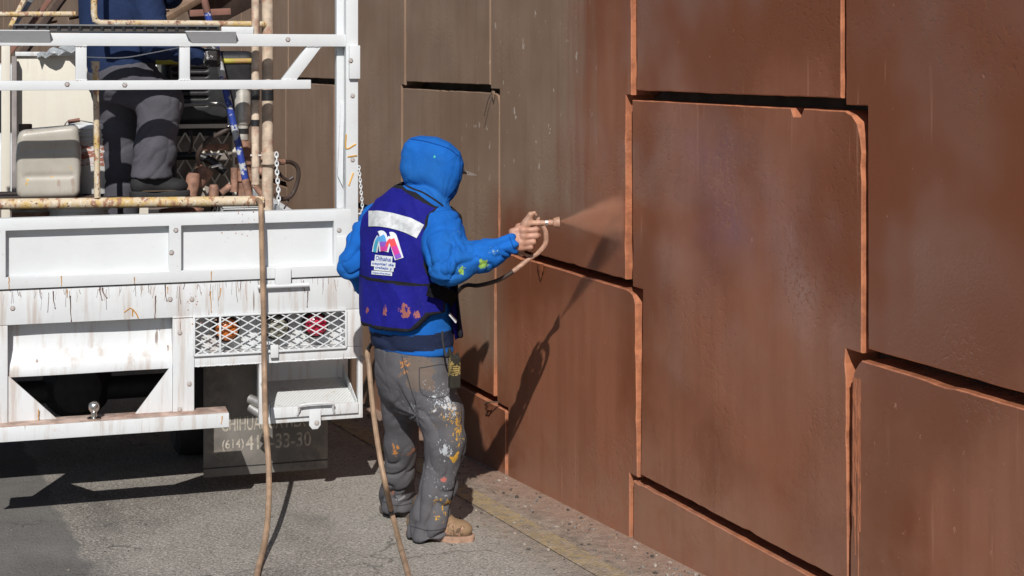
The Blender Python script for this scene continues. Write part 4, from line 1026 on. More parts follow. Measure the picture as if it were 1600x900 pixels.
def wr_trousers(v):
    def near(c, s): return np.exp(-(np.linalg.norm(v - c, axis=1) / s) ** 2)
    dr = np.abs(cap((v[:, 0], v[:, 1], v[:, 2]), TH_R, KN_R, 0.1, 0.08)); 
    R_ = np.minimum(cap((v[:, 0], v[:, 1], v[:, 2]), TH_R, KN_R, .1, .08), cap((v[:, 0], v[:, 1], v[:, 2]), KN_R, AN_R, .08, .08)); L_ = np.minimum(cap((v[:, 0], v[:, 1], v[:, 2]), TH_L, KN_L, .1, .08), cap((v[:, 0], v[:, 1], v[:, 2]), KN_L, AN_L, .08, .08))
    isr = (R_ < L_).astype(float)
    thigh_r = limb_folds(v, TH_R, KN_R, 13, 1.0, 0.10, 1.3); thigh_l = limb_folds(v, TH_L, KN_L, 13, 1.0, 0.10, 6.1)
    shin_r = limb_folds(v, KN_R, AN_R, 16, 1.1, 0.05, 3.9); shin_l = limb_folds(v, KN_L, AN_L, 16, 1.1, 0.05, 8.2)
    th = isr * thigh_r + (1 - isr) * thigh_l; sh = isr * shin_r + (1 - isr) * shin_l
    kz = np.where(isr > 0.5, KN_R[2], KN_L[2]); b = 1 / (1 + np.exp((v[:, 2] - kz) / 0.03))
    lower = np.clip((kz - v[:, 2]) / 0.30, 0, 1)
    seat = np.exp(-((v[:, 2] - W(0, 585, 6.4)[2]) / 0.09) ** 2)
    # drag lines from the crotch
    c = W(652, 640, 6.40); q = v - c; an = np.arctan2(q[:, 2], q[:, 0]); rad = np.linalg.norm(q, axis=1)
    fan = billow(np.stack([an * 3.4 + vnoise(v, (7, 7, 7)) * 1.2, rad * 5, v[:, 1] * 4], 1) + 1.4) - 0.4
    r = (1 - b) * 0.011 * th * (1 - 0.75 * seat) + b * (0.008 + 0.014 * lower ** 1.5) * sh + 0.018 * np.exp(-(rad / 0.17) ** 2) * fan + 0.004 * (billow(v, (14, 14, 14)) - 0.4) + 0.006 * seat * (billow(v + 9, (7, 7, 9)) - 0.4)
    return np.clip(r, -0.02, 0.02)
YEL = (0.62, 0.34, 0.04); WHI = (0.50, 0.53, 0.56); BRN = (0.34, 0.15, 0.09); ORG = (0.52, 0.22, 0.06)
M_TROUS = bpy.data.materials.new('grey_cotton_plain')
trs = blended('trousers', f_trousers, W(560, 850, 6.45) - [0, 0.42, 0.05], W(760, 530, 6.45) + [0, 0.45, 0], 0.0052, M_TROUS, painter, (0, 0, 0), 1, wr_trousers)
spots_on(trs, 'grey_work_cotton', (0.100, 0.097, 0.104), [(655, 582, 0.06, 0.13, 12, 0.30, (0.155, 0.12, 0.098)), (698, 630, 0.03, 0.10, 44, 0.50, WHI), (724, 622, 0.025, 0.075, 48, 0.46, YEL), (716, 664, 0.02, 0.07, 50, 0.50, YEL), (705, 650, 0.04, 0.16, 90, 0.57, YEL), (690, 620, 0.05, 0.18, 100, 0.585, WHI),
    (698, 704, 0.025, 0.08, 46, 0.50, WHI), (711, 716, 0.012, 0.05, 48, 0.44, YEL), (640, 706, 0.015, 0.065, 46, 0.48, BRN), (640, 640, 0.05, 0.2, 110, 0.60, WHI), (618, 706, 0.012, 0.05, 50, 0.46, ORG), (686, 760, 0.05, 0.20, 75, 0.60, WHI), (690, 795, 0.03, 0.10, 45, 0.54, YEL),
    (625, 778, 0.010, 0.035, 45, 0.42, WHI), (695, 748, 0.008, 0.022, 50, 0.4, (0.4, 0.12, 0.1)), (610, 770, 0.01, 0.035, 45, 0.42, BRN), (670, 660, 0.1, 0.3, 95, 0.655, WHI), (632, 570, 0.02, 0.06, 60, 0.5, ORG), (715, 690, 0.03, 0.10, 55, 0.56, YEL)], var=0.28, weave=380, fold=0.9)
MB().tube([W(660, 640, 6.29) + np.array([0, 0, 0])] + [W(662 + 3 * k, 640 + 1, 6.29) for k in range(1)], 0.001, 4) if False else None
# ---- boots
M_WELT = simple('dark_welt', (0.10, 0.065, 0.04), 0.8)
def boot(name, heel, toe, mat, sole_mat, zg):
    h = np.array([heel[0], heel[1], 0]); t = np.array([toe[0], toe[1], 0]); d = nrm_(t - h); s = np.array([-d[1], d[0], 0]); z = np.array([0, 0, 1.0]); L = np.linalg.norm(t - h)
    def at(a, b, c): return h + d * a * L + s * b + z * (zg + c)
    def fb(p):
        q = cap(p, at(0.17, 0, 0.06), at(0.26, 0, 0.14), 0.038, 0.04)
        q = smin(q, cap(p, at(0.17, 0, 0.055), at(0.55, 0, 0.052), 0.042, 0.042), 0.04)
        q = smin(q, ell(p, at(0.76, 0.0, 0.048), (0.068, 0.050, 0.038), (d, s, z)), 0.03)
        q = smin(q, cap(p, at(0.25, 0, 0.13), at(0.55, 0, 0.075), 0.042, 0.036), 0.03)
        return smax(q, (zg + 0.022) - p[2], 0.004)
    def fs(p):
        a = ell(p, at(0.16, 0, 0.016), (0.048, 0.043, 0.2), (d, s, z)); b = ell(p, at(0.74, 0, 0.016), (0.082, 0.054, 0.2), (d, s, z)); c = cap(p, at(0.15, 0, 0.016), at(0.72, 0, 0.016), 0.036, 0.045)
        q = smin(smin(a, b, 0.05), c, 0.03); return smax(q, np.abs(p[2] - zg - 0.015) - 0.0145, 0.004)
    lo = np.minimum(h, t) - 0.12; hi = np.maximum(h, t) + 0.12; lo[2] = zg - 0.02; hi[2] = zg + 0.25
    o = blended(name, fb, lo, hi, 0.0042, mat, painter, (0, 0, 0), 1)
    blended('boot_sole', fs, lo, hi, 0.0042, sole_mat, o, (0, 0, 0), 1)
    wl_ = [at(0.5 + 0.5 * math.cos(t) * 0.98, math.sin(t) * 0.053, 0.031) for t in np.linspace(0, 2 * math.pi, 30)[:-1]]
    MB().tube(wl_, 0.0032, 5, closed=True).build('welt', M_WELT, o)
    tc_ = [at(0.70 - 0.02 * abs(s_), s_ * 0.047, 0.045 + 0.040 * (1 - s_ * s_) ** 0.5) for s_ in np.linspace(-1, 1, 9)]
    MB().tube(tc_, 0.0025, 5).build('toe_seam', M_WELT, o)
    for k in range(4):
        a = at(0.40 + k * 0.055, -0.022, 0.118 - k * 0.013); b = at(0.40 + k * 0.055, 0.022, 0.118 - k * 0.013); m_ = (a + b) / 2 + z * 0.006 
        MB().tube(crom([a, m_, b], 4), 0.0028, 6).build('lace', simple('lace_tan', (0.28, 0.2, 0.12), 0.9), o)
    return o
M_BOOT = fabric('tan_leather', (0.22, 0.145, 0.085), 0.35, 200, [(W(722, 838, 6.24), 0.01, 0.035, 40, 0.4, (0.22, 0.22, 0.24)), (W(700, 838, 6.26), 0.04, 0.12, 34, 0.46, (0.40, 0.24, 0.16)), (W(715, 835, 6.26), 0.03, 0.1, 60, 0.5, (0.10, 0.065, 0.045))], 0.75)
M_BOOTD = fabric('dark_leather', (0.05, 0.05, 0.055), 0.3, 200, None, 0.7)
M_SOLE = simple('paint_caked_sole', (0.42, 0.26, 0.18), 0.85, var=0.35, scale=20)
hR, tR = ground(637, 838), ground(738, 845); hL, tL = ground(601, 800), ground(660, 806)
boot('boot', hR - OM, tR - OM, M_BOOT, M_SOLE, gz((hR[0] + tR[0]) / 2, (hR[1] + tR[1]) / 2) - OM[2])
boot('boot', hL - OM, tL - OM, M_BOOTD, simple('dark_sole', (0.12, 0.095, 0.08), 0.85), gz((hL[0] + tL[0]) / 2, (hL[1] + tL[1]) / 2) - OM[2])
# ---- cap under the hood
mb = MB(); bc = HEAD + HF * 0.118 + HU * 0.035
rows = []
for i in range(9):
    a = -1 + 2 * i / 8; ln = 0.075 * (1 - a * a) ** 0.5 + 0.004
    rows.append([mb.bm.verts.new(bc + HS * a * 0.072 + HF * (k / 4 * ln) - HU * (0.012 * a * a + 0.010 * (k / 4) ** 2)) for k in range(5)])
for A, B in zip(rows[:-1], rows[1:]):
    for k in range(4): mb.bm.faces.new((A[k], A[k + 1], B[k + 1], B[k]))
r = bmesh.ops.solidify(mb.bm, geom=list(mb.bm.faces), thickness=0.006)
M_CAP = fabric('grey_cap', (0.36, 0.31, 0.28), 0.2)
cp = mb.build('cap_brim', M_CAP, painter)
def f_crown(p): return smax(np.abs(ell(p, HEAD + HU * 0.012, (0.098, 0.080, 0.106), (HF, HS, HU))) - 0.006, -((p[0] - HEAD[0]) * HU[0] + (p[1] - HEAD[1]) * HU[1] + (p[2] - HEAD[2]) * HU[2] - 0.03), 0.004)
blended('cap_crown', f_crown, HEAD - 0.15, HEAD + 0.15, 0.006, M_CAP, cp, (0, 0, 0), 1)
# ---- vest
V_TOP_R, V_ARM = W(690, 350, 6.34), None
def vest_region(p):
    """<0 where the vest covers the torso"""
    a = (p[0] * RV[0] + p[1] * RV[1]) - (W(641, 0, 6.47)[0] * RV[0] + W(641, 0, 6.47)[1] * RV[1])
    b = (p[0] * FV[0] + p[1] * FV[1]) - (W(641, 0, 6.47)[0] * FV[0] + W(641, 0, 6.47)[1] * FV[1])
    zl = W(640, 517, 6.3)[2] + 0.0 * a
    back = b < 0.02
    # rounded lower corners of the back panel
    lowz = zl + 0.07 * np.clip((np.abs(a + 0.0) - 0.13) / 0.07, 0, 1) ** 2
    lowf = W(640, 535, 6.3)[2] + 0 * a
    r = np.where(b < 0.05, lowz, lowf) - p[2]
    r = np.maximum(r, p[2] - W(640, 288, 6.49)[2])
    # armholes
    for S_, E_ in ((W(699, 357, 6.30), W(697, 412, 6.25)), (W(578, 352, 6.68), W(560, 400, 6.66))):
        ah = cap(p, S_, E_, 0.086, 0.080); r = np.maximum(r, -ah)
    # open sides below the armholes: back panel ends at the flank, front panel starts further round
    zside = W(640, 440, 6.4)[2]
    side = np.where(p[2] < zside + 0.10, np.where(np.abs(a) > 0.09, np.maximum(-(np.abs(b - 0.035) - 0.050), -1), -1), -1)
    r = np.maximum(r, side)
    r = np.maximum(r, 0.03 - np.where(b > 0.05, np.abs(a - 0.0), 1.0))       # front zip opening
    # neck
    xa = W(628, 0, 6.5)[0]; za = W(0, 287, 6.5)[2]
    r = np.maximum(r, (p[2] - (za - 0.50 * (p[0] - xa))) * 0.87)
    return r
def f_vest(p): return smax(np.abs(f_torso(p) - 0.020) - 0.0055, vest_region(p), 0.004)
M_VEST = bpy.data.materials.new('blue_twill_plain')
M_TRIM = fabric('black_binding', (0.018, 0.018, 0.022), 0.2)
zpock = W(640, 441, 6.32)[2]
def pick_vest(c):
    r = vest_region((c[:, 0], c[:, 1], c[:, 2]))
    a = (c[:, 0] * RV[0] + c[:, 1] * RV[1]); sl = 0.03 * (c[:, 0] - W(620, 0, 6.4)[0])
    return ((r > -0.013) | (np.abs(c[:, 2] - zpock + sl * 1.2) < 0.0062)).astype(int)
def wr_vest(v): return 0.008 * (billow(v + 5, (12, 12, 7)) - 0.4) + 0.010 * (ridged(np.stack([(v[:, 0] + 0.5 * v[:, 2]) * 11, v[:, 1] * 8, v[:, 2] * 3], 1), (1, 1, 1)) ** 2 - 0.35)
vest = blended('vest', f_vest, W(545, 545, 6.45) - [0, 0.35, 0.02], W(740, 270, 6.45) + [0, 0.35, 0], 0.0048, [M_VEST, M_TRIM], painter, (0, 0, 0), 2, wr_vest, pick_vest)
spots_on(vest, 'royal_blue_twill', (0.013, 0.013, 0.195), [(600, 488, 0.012, 0.04, 45, 0.44, (0.36, 0.13, 0.09)), (632, 486, 0.015, 0.05, 45, 0.44, (0.36, 0.13, 0.09)), (652, 490, 0.012, 0.035, 50, 0.44, (0.36, 0.13, 0.09)), (574, 486, 0.008, 0.03, 45, 0.44, (0.3, 0.1, 0.09))], var=0.25, weave=300, rough=0.7, fold=0.8)
M_VEST = vest.data.materials[0]
# vest surface for what is sewn or printed on it
vme = vest.data; VB = BVHTree.FromPolygons([v.co.copy() for v in vme.vertices], [list(p.vertices) for p in vme.polygons])
def on_vest(px, py, lift=0.003):
    o = Vector(np.array([0, 0, CZ]) - OM); d = Vector(ray(px, py)).normalized()
    h = VB.ray_cast(o, d)
    if h[0] is None or h[0].y > 6.60 - OM[1]: return None
    n = h[1] if h[1].dot(d) < 0 else -h[1]
    return h[0] + n * lift
def largest(Fc):
    par = {}
    def find(a):
        while par.setdefault(a, a) != a: par[a] = par[par[a]]; a = par[a]
        return a
    for f in Fc:
        for i in f[1:]: par[find(f[0])] = find(i)
    cnt = {}
    for f in Fc: cnt[find(f[0])] = cnt.get(find(f[0]), 0) + 1
    if not cnt: return Fc
    best = max(cnt, key=cnt.get); return [f for f in Fc if find(f[0]) == best]
def patch(name, polys, mats, lift, parent):
    """flat print: list of (2D polygon triangulated grid in photo pixels, material index) pressed on the vest"""
    V = []; Fc = []; mi = []
    for verts, faces, m in polys:
        b = len(V); ok = []
        for (x, y) in verts:
            q = on_vest(x, y, lift); ok.append(q is not None); V.append(q if q is not None else Vector((0, 0, 0)))
        for f in faces:
            if all(ok[i] for i in f): Fc.append([b + i for i in f]); mi.append(m)
    if name == 'reflective_stripe': Fc = largest(Fc); mi = [0] * len(Fc)
    me = bpy.data.meshes.new(name); me.from_pydata([tuple(v) for v in V], [], Fc); me.update(); bmx = bmesh.new(); bmx.from_mesh(me); bmesh.ops.delete(bmx, geom=[v for v in bmx.verts if not v.link_faces], context='VERTS'); bmx.to_mesh(me); bmx.free()
    for m in mats: me.materials.append(m)
    me.polygons.foreach_set('material_index', mi); me.polygons.foreach_set('use_smooth', [True] * len(Fc))
    return link(name, me, None, parent)
def strip(path, wid, n=40, w_fn=None):
    pts = crom([np.array([*p, 0.0]) for p in path], max(2, n // len(path))); V = []; Fc = []
    for i, p in enumerate(pts):
        t = nrm_(pts[min(i + 1, len(pts) - 1)] - pts[max(i - 1, 0)]); nn = np.array([-t[1], t[0], 0]); w = (w_fn(i / (len(pts) - 1)) if w_fn else 1) * wid / 2
        for k in range(5): V.append(tuple((p + nn * w * (k / 2 - 1))[:2]))
    for i in range(len(pts) - 1):
        for k in range(4): a = i * 5 + k; Fc.append((a, a + 1, a + 6, a + 5))
    return V, Fc
M_REFL = simple('reflective_tape', (0.60, 0.62, 0.63), 0.45, var=0.25, scale=30, bump=0.3, bscale=60)
Vs, Fs = strip([(577, 342), (592, 342), (612, 345), (634, 351), (648, 357), (657, 362)], 24, 60)
patch('reflective_stripe', [(Vs, Fs, 0)], [M_REFL], 0.004, vest)
# emblem: a ribbon M running from teal over violet to red, outlined in white, and four lines of lettering on white
M_PW = simple('print_white', (0.72, 0.76, 0.80), 0.6, var=0.1)
PC = [simple('print_teal', (0.05, 0.38, 0.55), 0.5, 0.1), simple('print_sky', (0.10, 0.36, 0.72), 0.5, 0.1), simple('print_violet', (0.26, 0.10, 0.55), 0.5, 0.1), simple('print_magenta', (0.62, 0.05, 0.32), 0.5, 0.1), simple('print_red', (0.80, 0.08, 0.09), 0.5, 0.1), simple('print_blue_text', (0.04, 0.10, 0.42), 0.5, 0.1)]
def Lp(x, y): return (570 + x * 0.1, 350 + y * 0.1)       # pixels of the emblem close-up
leg1 = [Lp(165, 440), Lp(180, 350), Lp(205, 260), Lp(240, 200)]
leg2 = [Lp(262, 190), Lp(285, 230), Lp(300, 320), Lp(312, 420)]
leg3 = [Lp(330, 420), Lp(352, 350), Lp(372, 290), Lp(415, 240)]
leg4 = [Lp(425, 240), Lp(460, 330), Lp(500, 430), Lp(540, 535)]
white = [strip(leg1, 8.5), strip([Lp(240, 190), Lp(275, 185), Lp(300, 300), Lp(310, 425)], 15), strip([Lp(330, 430), Lp(365, 300), Lp(420, 215)], 10), strip([Lp(400, 200), Lp(440, 210), Lp(490, 370), Lp(545, 545)], 14)]
patch('emblem_outline', [(v, f, 0) for v, f in white], [M_PW], 0.0035, vest)
def bands(path, wid, cols):
    v, f = strip(path, wid, 48); n = len(f) // len(cols) + 1
    return [(v, f[i * n:(i + 1) * n], c) for i, c in enumerate(cols)]
pol = bands(leg1, 5.0, [0, 0, 1]) + bands(leg2, 10.5, [1, 1, 2, 3]) + bands(leg3, 4.5, [3, 4, 4]) + bands(leg4, 9.5, [4, 4, 3, 3, 2])
patch('emblem_ribbon', pol, PC, 0.0050, vest)
def vtext(body, x0, y0, x1, h, skew):
    me = text_mesh(body, 1.0, 0.012, 0.15); co = np.array([v.co for v in me.vertices]); mn, mx = co.min(0), co.max(0)
    vv = []
    for c in co:
        a = (c[0] - mn[0]) / (mx[0] - mn[0]); b = (c[1] - mn[1]) / (mx[1] - mn[1]); vv.append((x0 + a * (x1 - x0), y0 + a * skew - b * h))
    ff = [tuple(p.vertices) for p in me.polygons]; bpy.data.meshes.remove(me); return vv, ff
LINES = [('Chihuahua', Lp(185, 560), Lp(420, 0)[0], 6.6, 2.8), ('capital de', Lp(130, 640), Lp(465, 0)[0], 5.0, 3.0), ('trabajo y', Lp(175, 705), Lp(440, 0)[0], 5.2, 2.6), ('resultados', Lp(135, 768), Lp(415, 0)[0], 2.6, 2.6)]
wl = []
for body, (x, y), x1, h, sk_ in LINES:
    wl.append((*strip([(x - 2.0, y - h * 0.5), ((x + x1) / 2, y - h * 0.5 + sk_ * 0.5), (x1 + 2, y - h * 0.5 + sk_)], h + 3.0, 24), 0))
patch('emblem_ground', wl, [M_PW], 0.0035, vest)
patch('emblem_lettering', [(*vtext(b, x, y, x1, h, s), 0) for b, (x, y), x1, h, s in LINES], [PC[5]], 0.0052, vest)
# black side straps of the vest with buckle
def strap(pts, w, name='side_strap'):
    mb = MB(); pts = crom(pts, 6)
    rows = []
    for i, p in enumerate(pts):
        t = nrm_(pts[min(i + 1, len(pts) - 1)] - pts[max(i - 1, 0)]); s = nrm_(np.cross(t, (0.3, -1, 0.1)))
        rows.append([mb.bm.verts.new(p + s * w * k) for k in (-0.5, 0, 0.5)])
    for A, B in zip(rows[:-1], rows[1:]):
        for k in range(2): mb.bm.faces.new((A[k], A[k + 1], B[k + 1], B[k]))
    bmesh.ops.solidify(mb.bm, geom=list(mb.bm.faces), thickness=0.006); return mb.build(name, M_TRIM, vest)
strap([W(668, 452, 6.235), W(684, 456, 6.245), W(700, 462, 6.29), W(712, 470, 6.36)], 0.055)
strap([W(552, 428, 6.51), W(560, 416, 6.50), W(570, 408, 6.50)], 0.045)
# front flap of the vest swinging open beyond the flank
mb = MB()
fl_pts = [[W(700, 455, 6.36), W(712, 452, 6.44)], [W(706, 490, 6.34), W(717, 485, 6.44)], [W(709, 520, 6.34), W(719, 516, 6.44)], [W(711, 531, 6.35), W(718, 528, 6.44)]]
rows = [[mb.bm.verts.new(a + (b - a) * k / 3) for k in range(4)] for a, b in fl_pts]
for A, B in zip(rows[:-1], rows[1:]):
    for k in range(3): mb.bm.faces.new((A[k], A[k + 1], B[k + 1], B[k]))
bmesh.ops.solidify(mb.bm, geom=list(mb.bm.faces), thickness=0.010); fo = mb.build('vest_front_flap', M_VEST, vest)
MB().beam(W(702, 490, 6.325), W(713, 503, 6.325), 0.006, 0.05, (0, 1, 0), 0.002).build('reflective_stripe', M_REFL, fo)
def surf_strip(o, name, path, wid, mat, lift=0.0012, n=50, wf=None):
    V, Fc = strip(path, wid, n, wf); Q = []; ok = []
    for (x, y) in V:
        oo = Vector(np.array([0, 0, CZ]) - OM); dd = Vector(ray(x, y)).normalized(); hit(o, x, y); h = _BV[o.name].ray_cast(oo, dd)
        ok.append(h[0] is not None); Q.append(h[0] + (h[1] if h[1].dot(dd) < 0 else -h[1]) * lift if h[0] is not None else Vector((0, 0, 0)))
    Fc = [f for f in Fc if all(ok[i] for i in f) and max((Q[f[0]] - Q[i]).length for i in f) < 0.05]
    Fc = largest(Fc); me = bpy.data.meshes.new(name); me.from_pydata([tuple(q) for q in Q], [], Fc); me.update(); bmx = bmesh.new(); bmx.from_mesh(me); bmesh.ops.delete(bmx, geom=[v for v in bmx.verts if not v.link_faces], context='VERTS'); bmx.to_mesh(me); bmx.free(); me.polygons.foreach_set('use_smooth', [True] * len(Fc)); return link(name, me, mat, o)
M_SEAMG = fabric('dark_grey_seam', (0.05, 0.049, 0.053)); M_SEAMB = fabric('dark_blue_seam', (0.006, 0.06, 0.27)); M_STITCH = fabric('pale_stitch', (0.20, 0.19, 0.19))
for path in ([(726, 575), (735, 620), (727, 690), (708, 770), (703, 815)], [(628, 556), (640, 600), (650, 632)], [(655, 575), (700, 572), (703, 612), (680, 622), (658, 612), (655, 576)], [(642, 822), (672, 829), (702, 824)], [(598, 783), (620, 790), (644, 786)]):
    surf_strip(trs, 'seam', path, 1.5, M_SEAMG)
for path in ([(719, 243), (717, 280), (708, 304), (697, 317)], [(796, 370), (800, 381), (805, 392)], [(640, 217), (668, 222), (700, 232), (716, 244)]):
    surf_strip(hoodie, 'seam', path, 1.5, M_SEAMB)
surf_strip(hoodie, 'hood_crease', [(630, 287), (645, 295), (661, 301), (680, 313), (692, 322)], 2.6, M_TRIM)  # shaded crease under the hood painted as a dark strip, with the vest's binding
for path in ([(577, 437), (620, 440), (668, 446)],): surf_strip(vest, 'pocket_edge', path, 2.0, M_TRIM)
# ---- two-way radio at the hip
M_RADIO = fabric('radio_gold_black', (0.03, 0.028, 0.022), 0.3, 200, [(W(710, 575, 6.2), 0.035, 0.06, 60, 0.45, (0.30, 0.22, 0.08))], 0.45)
radio = empty('two_way_radio', OM); tag(radio, 'paint-spattered black and gold two-way radio hanging at the painter\'s hip', 'radio')
rc = W(710, 582, 6.215)
def f_radio(p):
    ax = (nrm_((0.92, 0.38, 0.0)), nrm_((-0.38, 0.92, 0.0)), np.array([0, 0, 1.0]))
    d = rbox(p, rc, (0.0235, 0.014, 0.064), 0.006, ax)
    d = smin(d, cap(p, rc + [0.012, 0.0, 0.06], rc + [0.012, 0, 0.076], 0.007, 0.006), 0.002)
    d = smin(d, cap(p, rc + [-0.013, 0.0, 0.06], rc + [-0.02, 0.004, 0.092], 0.0085, 0.0075), 0.002)
    for k in range(5):
        g = rbox(p, rc + np.array([0.004, -0.013, 0.03 - k * 0.009]), (0.014, 0.004, 0.002), 0.001, ax); d = smax(d, -g, 0.001)
    return d
M_RADIO.use_nodes = True
blended('radio_body', f_radio, rc - [0.06, 0.05, 0.09], rc + [0.06, 0.05, 0.12], 0.0026, M_RADIO, radio, (0, 0, 0), 0)
MB().tube(crom([rc + np.array([-0.02, 0.004, 0.09]), W(697, 556, 6.225), W(692, 534, 6.23), W(691, 517, 6.235)], 5), [0.006] * 6 + [0.0045] * 10, 8).build('antenna', M_RUBBER, radio)
MB().box(rc + np.array([-0.014, 0.010, 0.0]), rc + np.array([0.014, 0.026, 0.07]), 0.003).build('belt_clip', M_BLACK, radio)
# ================================================================== SPRAY GUN, HOSES, MIST
M_GUN = simple('paint_coated_gun', (0.44, 0.25, 0.17), 0.55, var=0.3, scale=40)
OG = np.array([*P(826, 350, GY)]); 
def G(px, py, Y=GY): return P(px, py, Y) - OG
gun = empty('spray_gun', OG); tag(gun, 'paint-caked airless spray gun in the painter\'s outstretched hand', 'spray gun')
def f_gun(p):
    d = cap(p, G(822, 349), G(860, 348), 0.0125, 0.0105)
    d = smin(d, cap(p, G(819, 352), G(829, 336), 0.017, 0.013), 0.015)
    d = smin(d, chain(p, [G(829, 335), G(835, 332.5), G(838, 336)], [0.0095, 0.0065, 0.0055], 0.004), 0.006)
    d = smin(d, cap(p, G(823, 352), G(814, 396), 0.0135, 0.0145), 0.012)
    d = smin(d, cap(p, G(840, 343), G(842, 341), 0.006, 0.006), 0.004)
    return d
blended('gun_body', f_gun, G(805, 405, GY) - [0.03, 0.05, 0.02], G(880, 325, GY) + [0, 0.05, 0.02], 0.0024, M_GUN, gun, (0, 0, 0), 1)
MB().tube(crom([G(838, 350), G(838, 360), G(834, 372), G(826, 384)], 5), 0.0042, 8).build('trigger', M_STEEL, gun)
tp_ = MB().lathe([(0.0, 0), (0.011, 0.0), (0.0125, 0.004), (0.0125, 0.018), (0.017, 0.020), (0.020, 0.026), (0.0235, 0.040), (0.0235, 0.046), (0.019, 0.046), (0.015, 0.036), (0.006, 0.032), (0.0, 0.032)], G(857, 348), 20, (1, 0, 0.02)).build('spray_tip', M_GUN, gun)
MB().lathe([(0.0132, 0.0), (0.0145, 0.0), (0.0145, 0.010), (0.0132, 0.010)], G(852, 348), 18, (1, 0, 0)).build('steel_collar', M_CHROME, tp_)
MB().beam(G(817, 396), G(833, 403), 0.012, 0.006, (0, 1, 0), 0.002).build('grip_guard', M_GUN, gun)
# hose of the gun: from its front fitting down, round the painter's waist and away over the ground
M_HOSEB = Mat('paint_hose'); _m = M_HOSEB
M_HOSET = simple('tan_paint_hose', (0.36, 0.24, 0.155), 0.6, var=0.35, scale=14, dirt=(0.22, 0.13, 0.09), dirt_amt=0.4)
hosep = [P(848, 353, GY), P(853, 365, GY), P(852, 381, GY), P(842, 394, GY), P(826, 405, GY), P(802, 424, GY - 0.01), P(778, 438, GY), P(748, 446, GY + 0.06), P(725, 447, 6.48), P(700, 470, 6.66), P(640, 505, 6.78), P(590, 530, 6.72), P(575, 548, 6.62), P(577, 575, 6.56), P(583, 640, 6.52), P(593, 710, 6.50), P(603, 760, 6.46)]
g1_, g2_, g3_, g4_ = ground(614, 812), ground(626, 860), ground(638, 905), ground(660, 1010)
hosep += [q + [0, 0, 0.012] for q in (g1_, g2_, g3_, g4_)]
OH = np.array([g3_[0], g3_[1], g3_[2]])
hose = empty('paint_hose', OH); tag(hose, 'thin hose from the spray gun round the painter and down past his boots', 'hose', 'paint hoses')
cv = crom(hosep, 8); i1 = 5 * 8; i2 = 12 * 8
M_HOSED = simple('dark_hose', (0.055, 0.035, 0.028), 0.55)
MB().tube([c - OH for c in cv[:i1 + 1]], 0.0105, 10).build('hose_whip', M_GUN, hose)
MB().tube([c - OH for c in cv[i1:i2 + 1]], 0.0088, 10).build('hose_dark_run', M_HOSED, hose)
MB().tube([c - OH for c in cv[i2:]], 0.0112, 10).build('hose_line', M_HOSET, hose)
# second hose hanging from the cage over the tailgate
a = [tworld(t3(402, 312, 0.17)), tworld(t3(407, 317, 0.02)), tworld(t3(408, 335, -0.04)), tworld(t3(410, 420, -0.055)), tworld(t3(412, 500, -0.06)), tworld(t3(413, 580, -0.075))]
a += [P(415, 660, 6.63), P(420, 730, 6.50), P(419, 800, 6.30), P(413, 850, 6.13)]
e1, e2, e3 = ground(403, 896), ground(400, 930), ground(405, 1000); a += [q + [0, 0, 0.013] for q in (e1, e2, e3)]
tag(link('paint_hose', MB().tube([c - e1 for c in crom(a, 8)], 0.0122, 10).build('tmp', M_HOSET).data), 'long tan hose draped over the white tailgate and trailing on the road', 'hose', 'paint hoses')
ho = COL.objects[-1] if False else [o for o in COL.objects if o.name.startswith('paint_hose') and o.type == 'MESH'][0]
ho.location = e1
for o in [o for o in COL.objects if o.name.startswith('tmp')]: bpy.data.objects.remove(o)
# mist: a fan of fine droplets between the tip and the wall
mm = bpy.data.materials.new('paint_mist'); mm.use_nodes = True; nt = mm.node_tree; nt.nodes.remove(nt.nodes['Principled BSDF'])
pv = nt.nodes.new('ShaderNodeVolumePrincipled'); pv.inputs['Color'].default_value = (0.90, 0.50, 0.34, 1); pv.inputs['Anisotropy'].default_value = 0.0
nt.links.new(pv.outputs[0], nt.nodes['Material Output'].inputs['Volume'])
tc = nt.nodes.new('ShaderNodeTexCoord'); sp = nt.nodes.new('ShaderNodeSeparateXYZ'); nt.links.new(tc.outputs['Object'], sp.inputs[0])
mr = nt.nodes.new('ShaderNodeMapRange'); mr.inputs['From Min'].default_value = 0.0; mr.inputs['From Max'].default_value = 0.30; mr.inputs['To Min'].default_value = 65; mr.inputs['To Max'].default_value = 14.0
nt.links.new(sp.outputs[0], mr.inputs['Value'])
def _mm(op, a, b):
    k = nt.nodes.new('ShaderNodeMath'); k.operation = op
    for i, q in enumerate((a, b)):
        if isinstance(q, (int, float)): k.inputs[i].default_value = q
        else: nt.links.new(q, k.inputs[i])
    return k.outputs[0]
ratio = _mm('DIVIDE', _mm('ABSOLUTE', _mm('SUBTRACT', _mm('DIVIDE', sp.outputs[2], _mm('ADD', sp.outputs[0], 0.012)), 0.07), 0), 0.48)
fo_ = nt.nodes.new('ShaderNodeMapRange'); fo_.interpolation_type = 'SMOOTHSTEP'
for nm, q in (('From Min', 0.25), ('From Max', 1.0), ('To Min', 1.0), ('To Max', 0.0)): fo_.inputs[nm].default_value = q
nt.links.new(ratio, fo_.inputs['Value'])
nz_ = nt.nodes.new('ShaderNodeTexNoise'); nz_.inputs['Scale'].default_value = 11; nt.links.new(tc.outputs['Object'], nz_.inputs['Vector'])
nt.links.new(_mm('MULTIPLY', _mm('MULTIPLY', mr.outputs[0], fo_.outputs[0]), _mm('ADD', _mm('MULTIPLY', nz_.outputs[0], 2.4), -0.35)), pv.inputs['Density'])
tip = P(876, 346, GY); mb = MB(); rings = []
wn_ = np.array([WI[0], WI[1], 0]); wp = np.array([W0[0], W0[1], 0]) - wn_ * 0.012
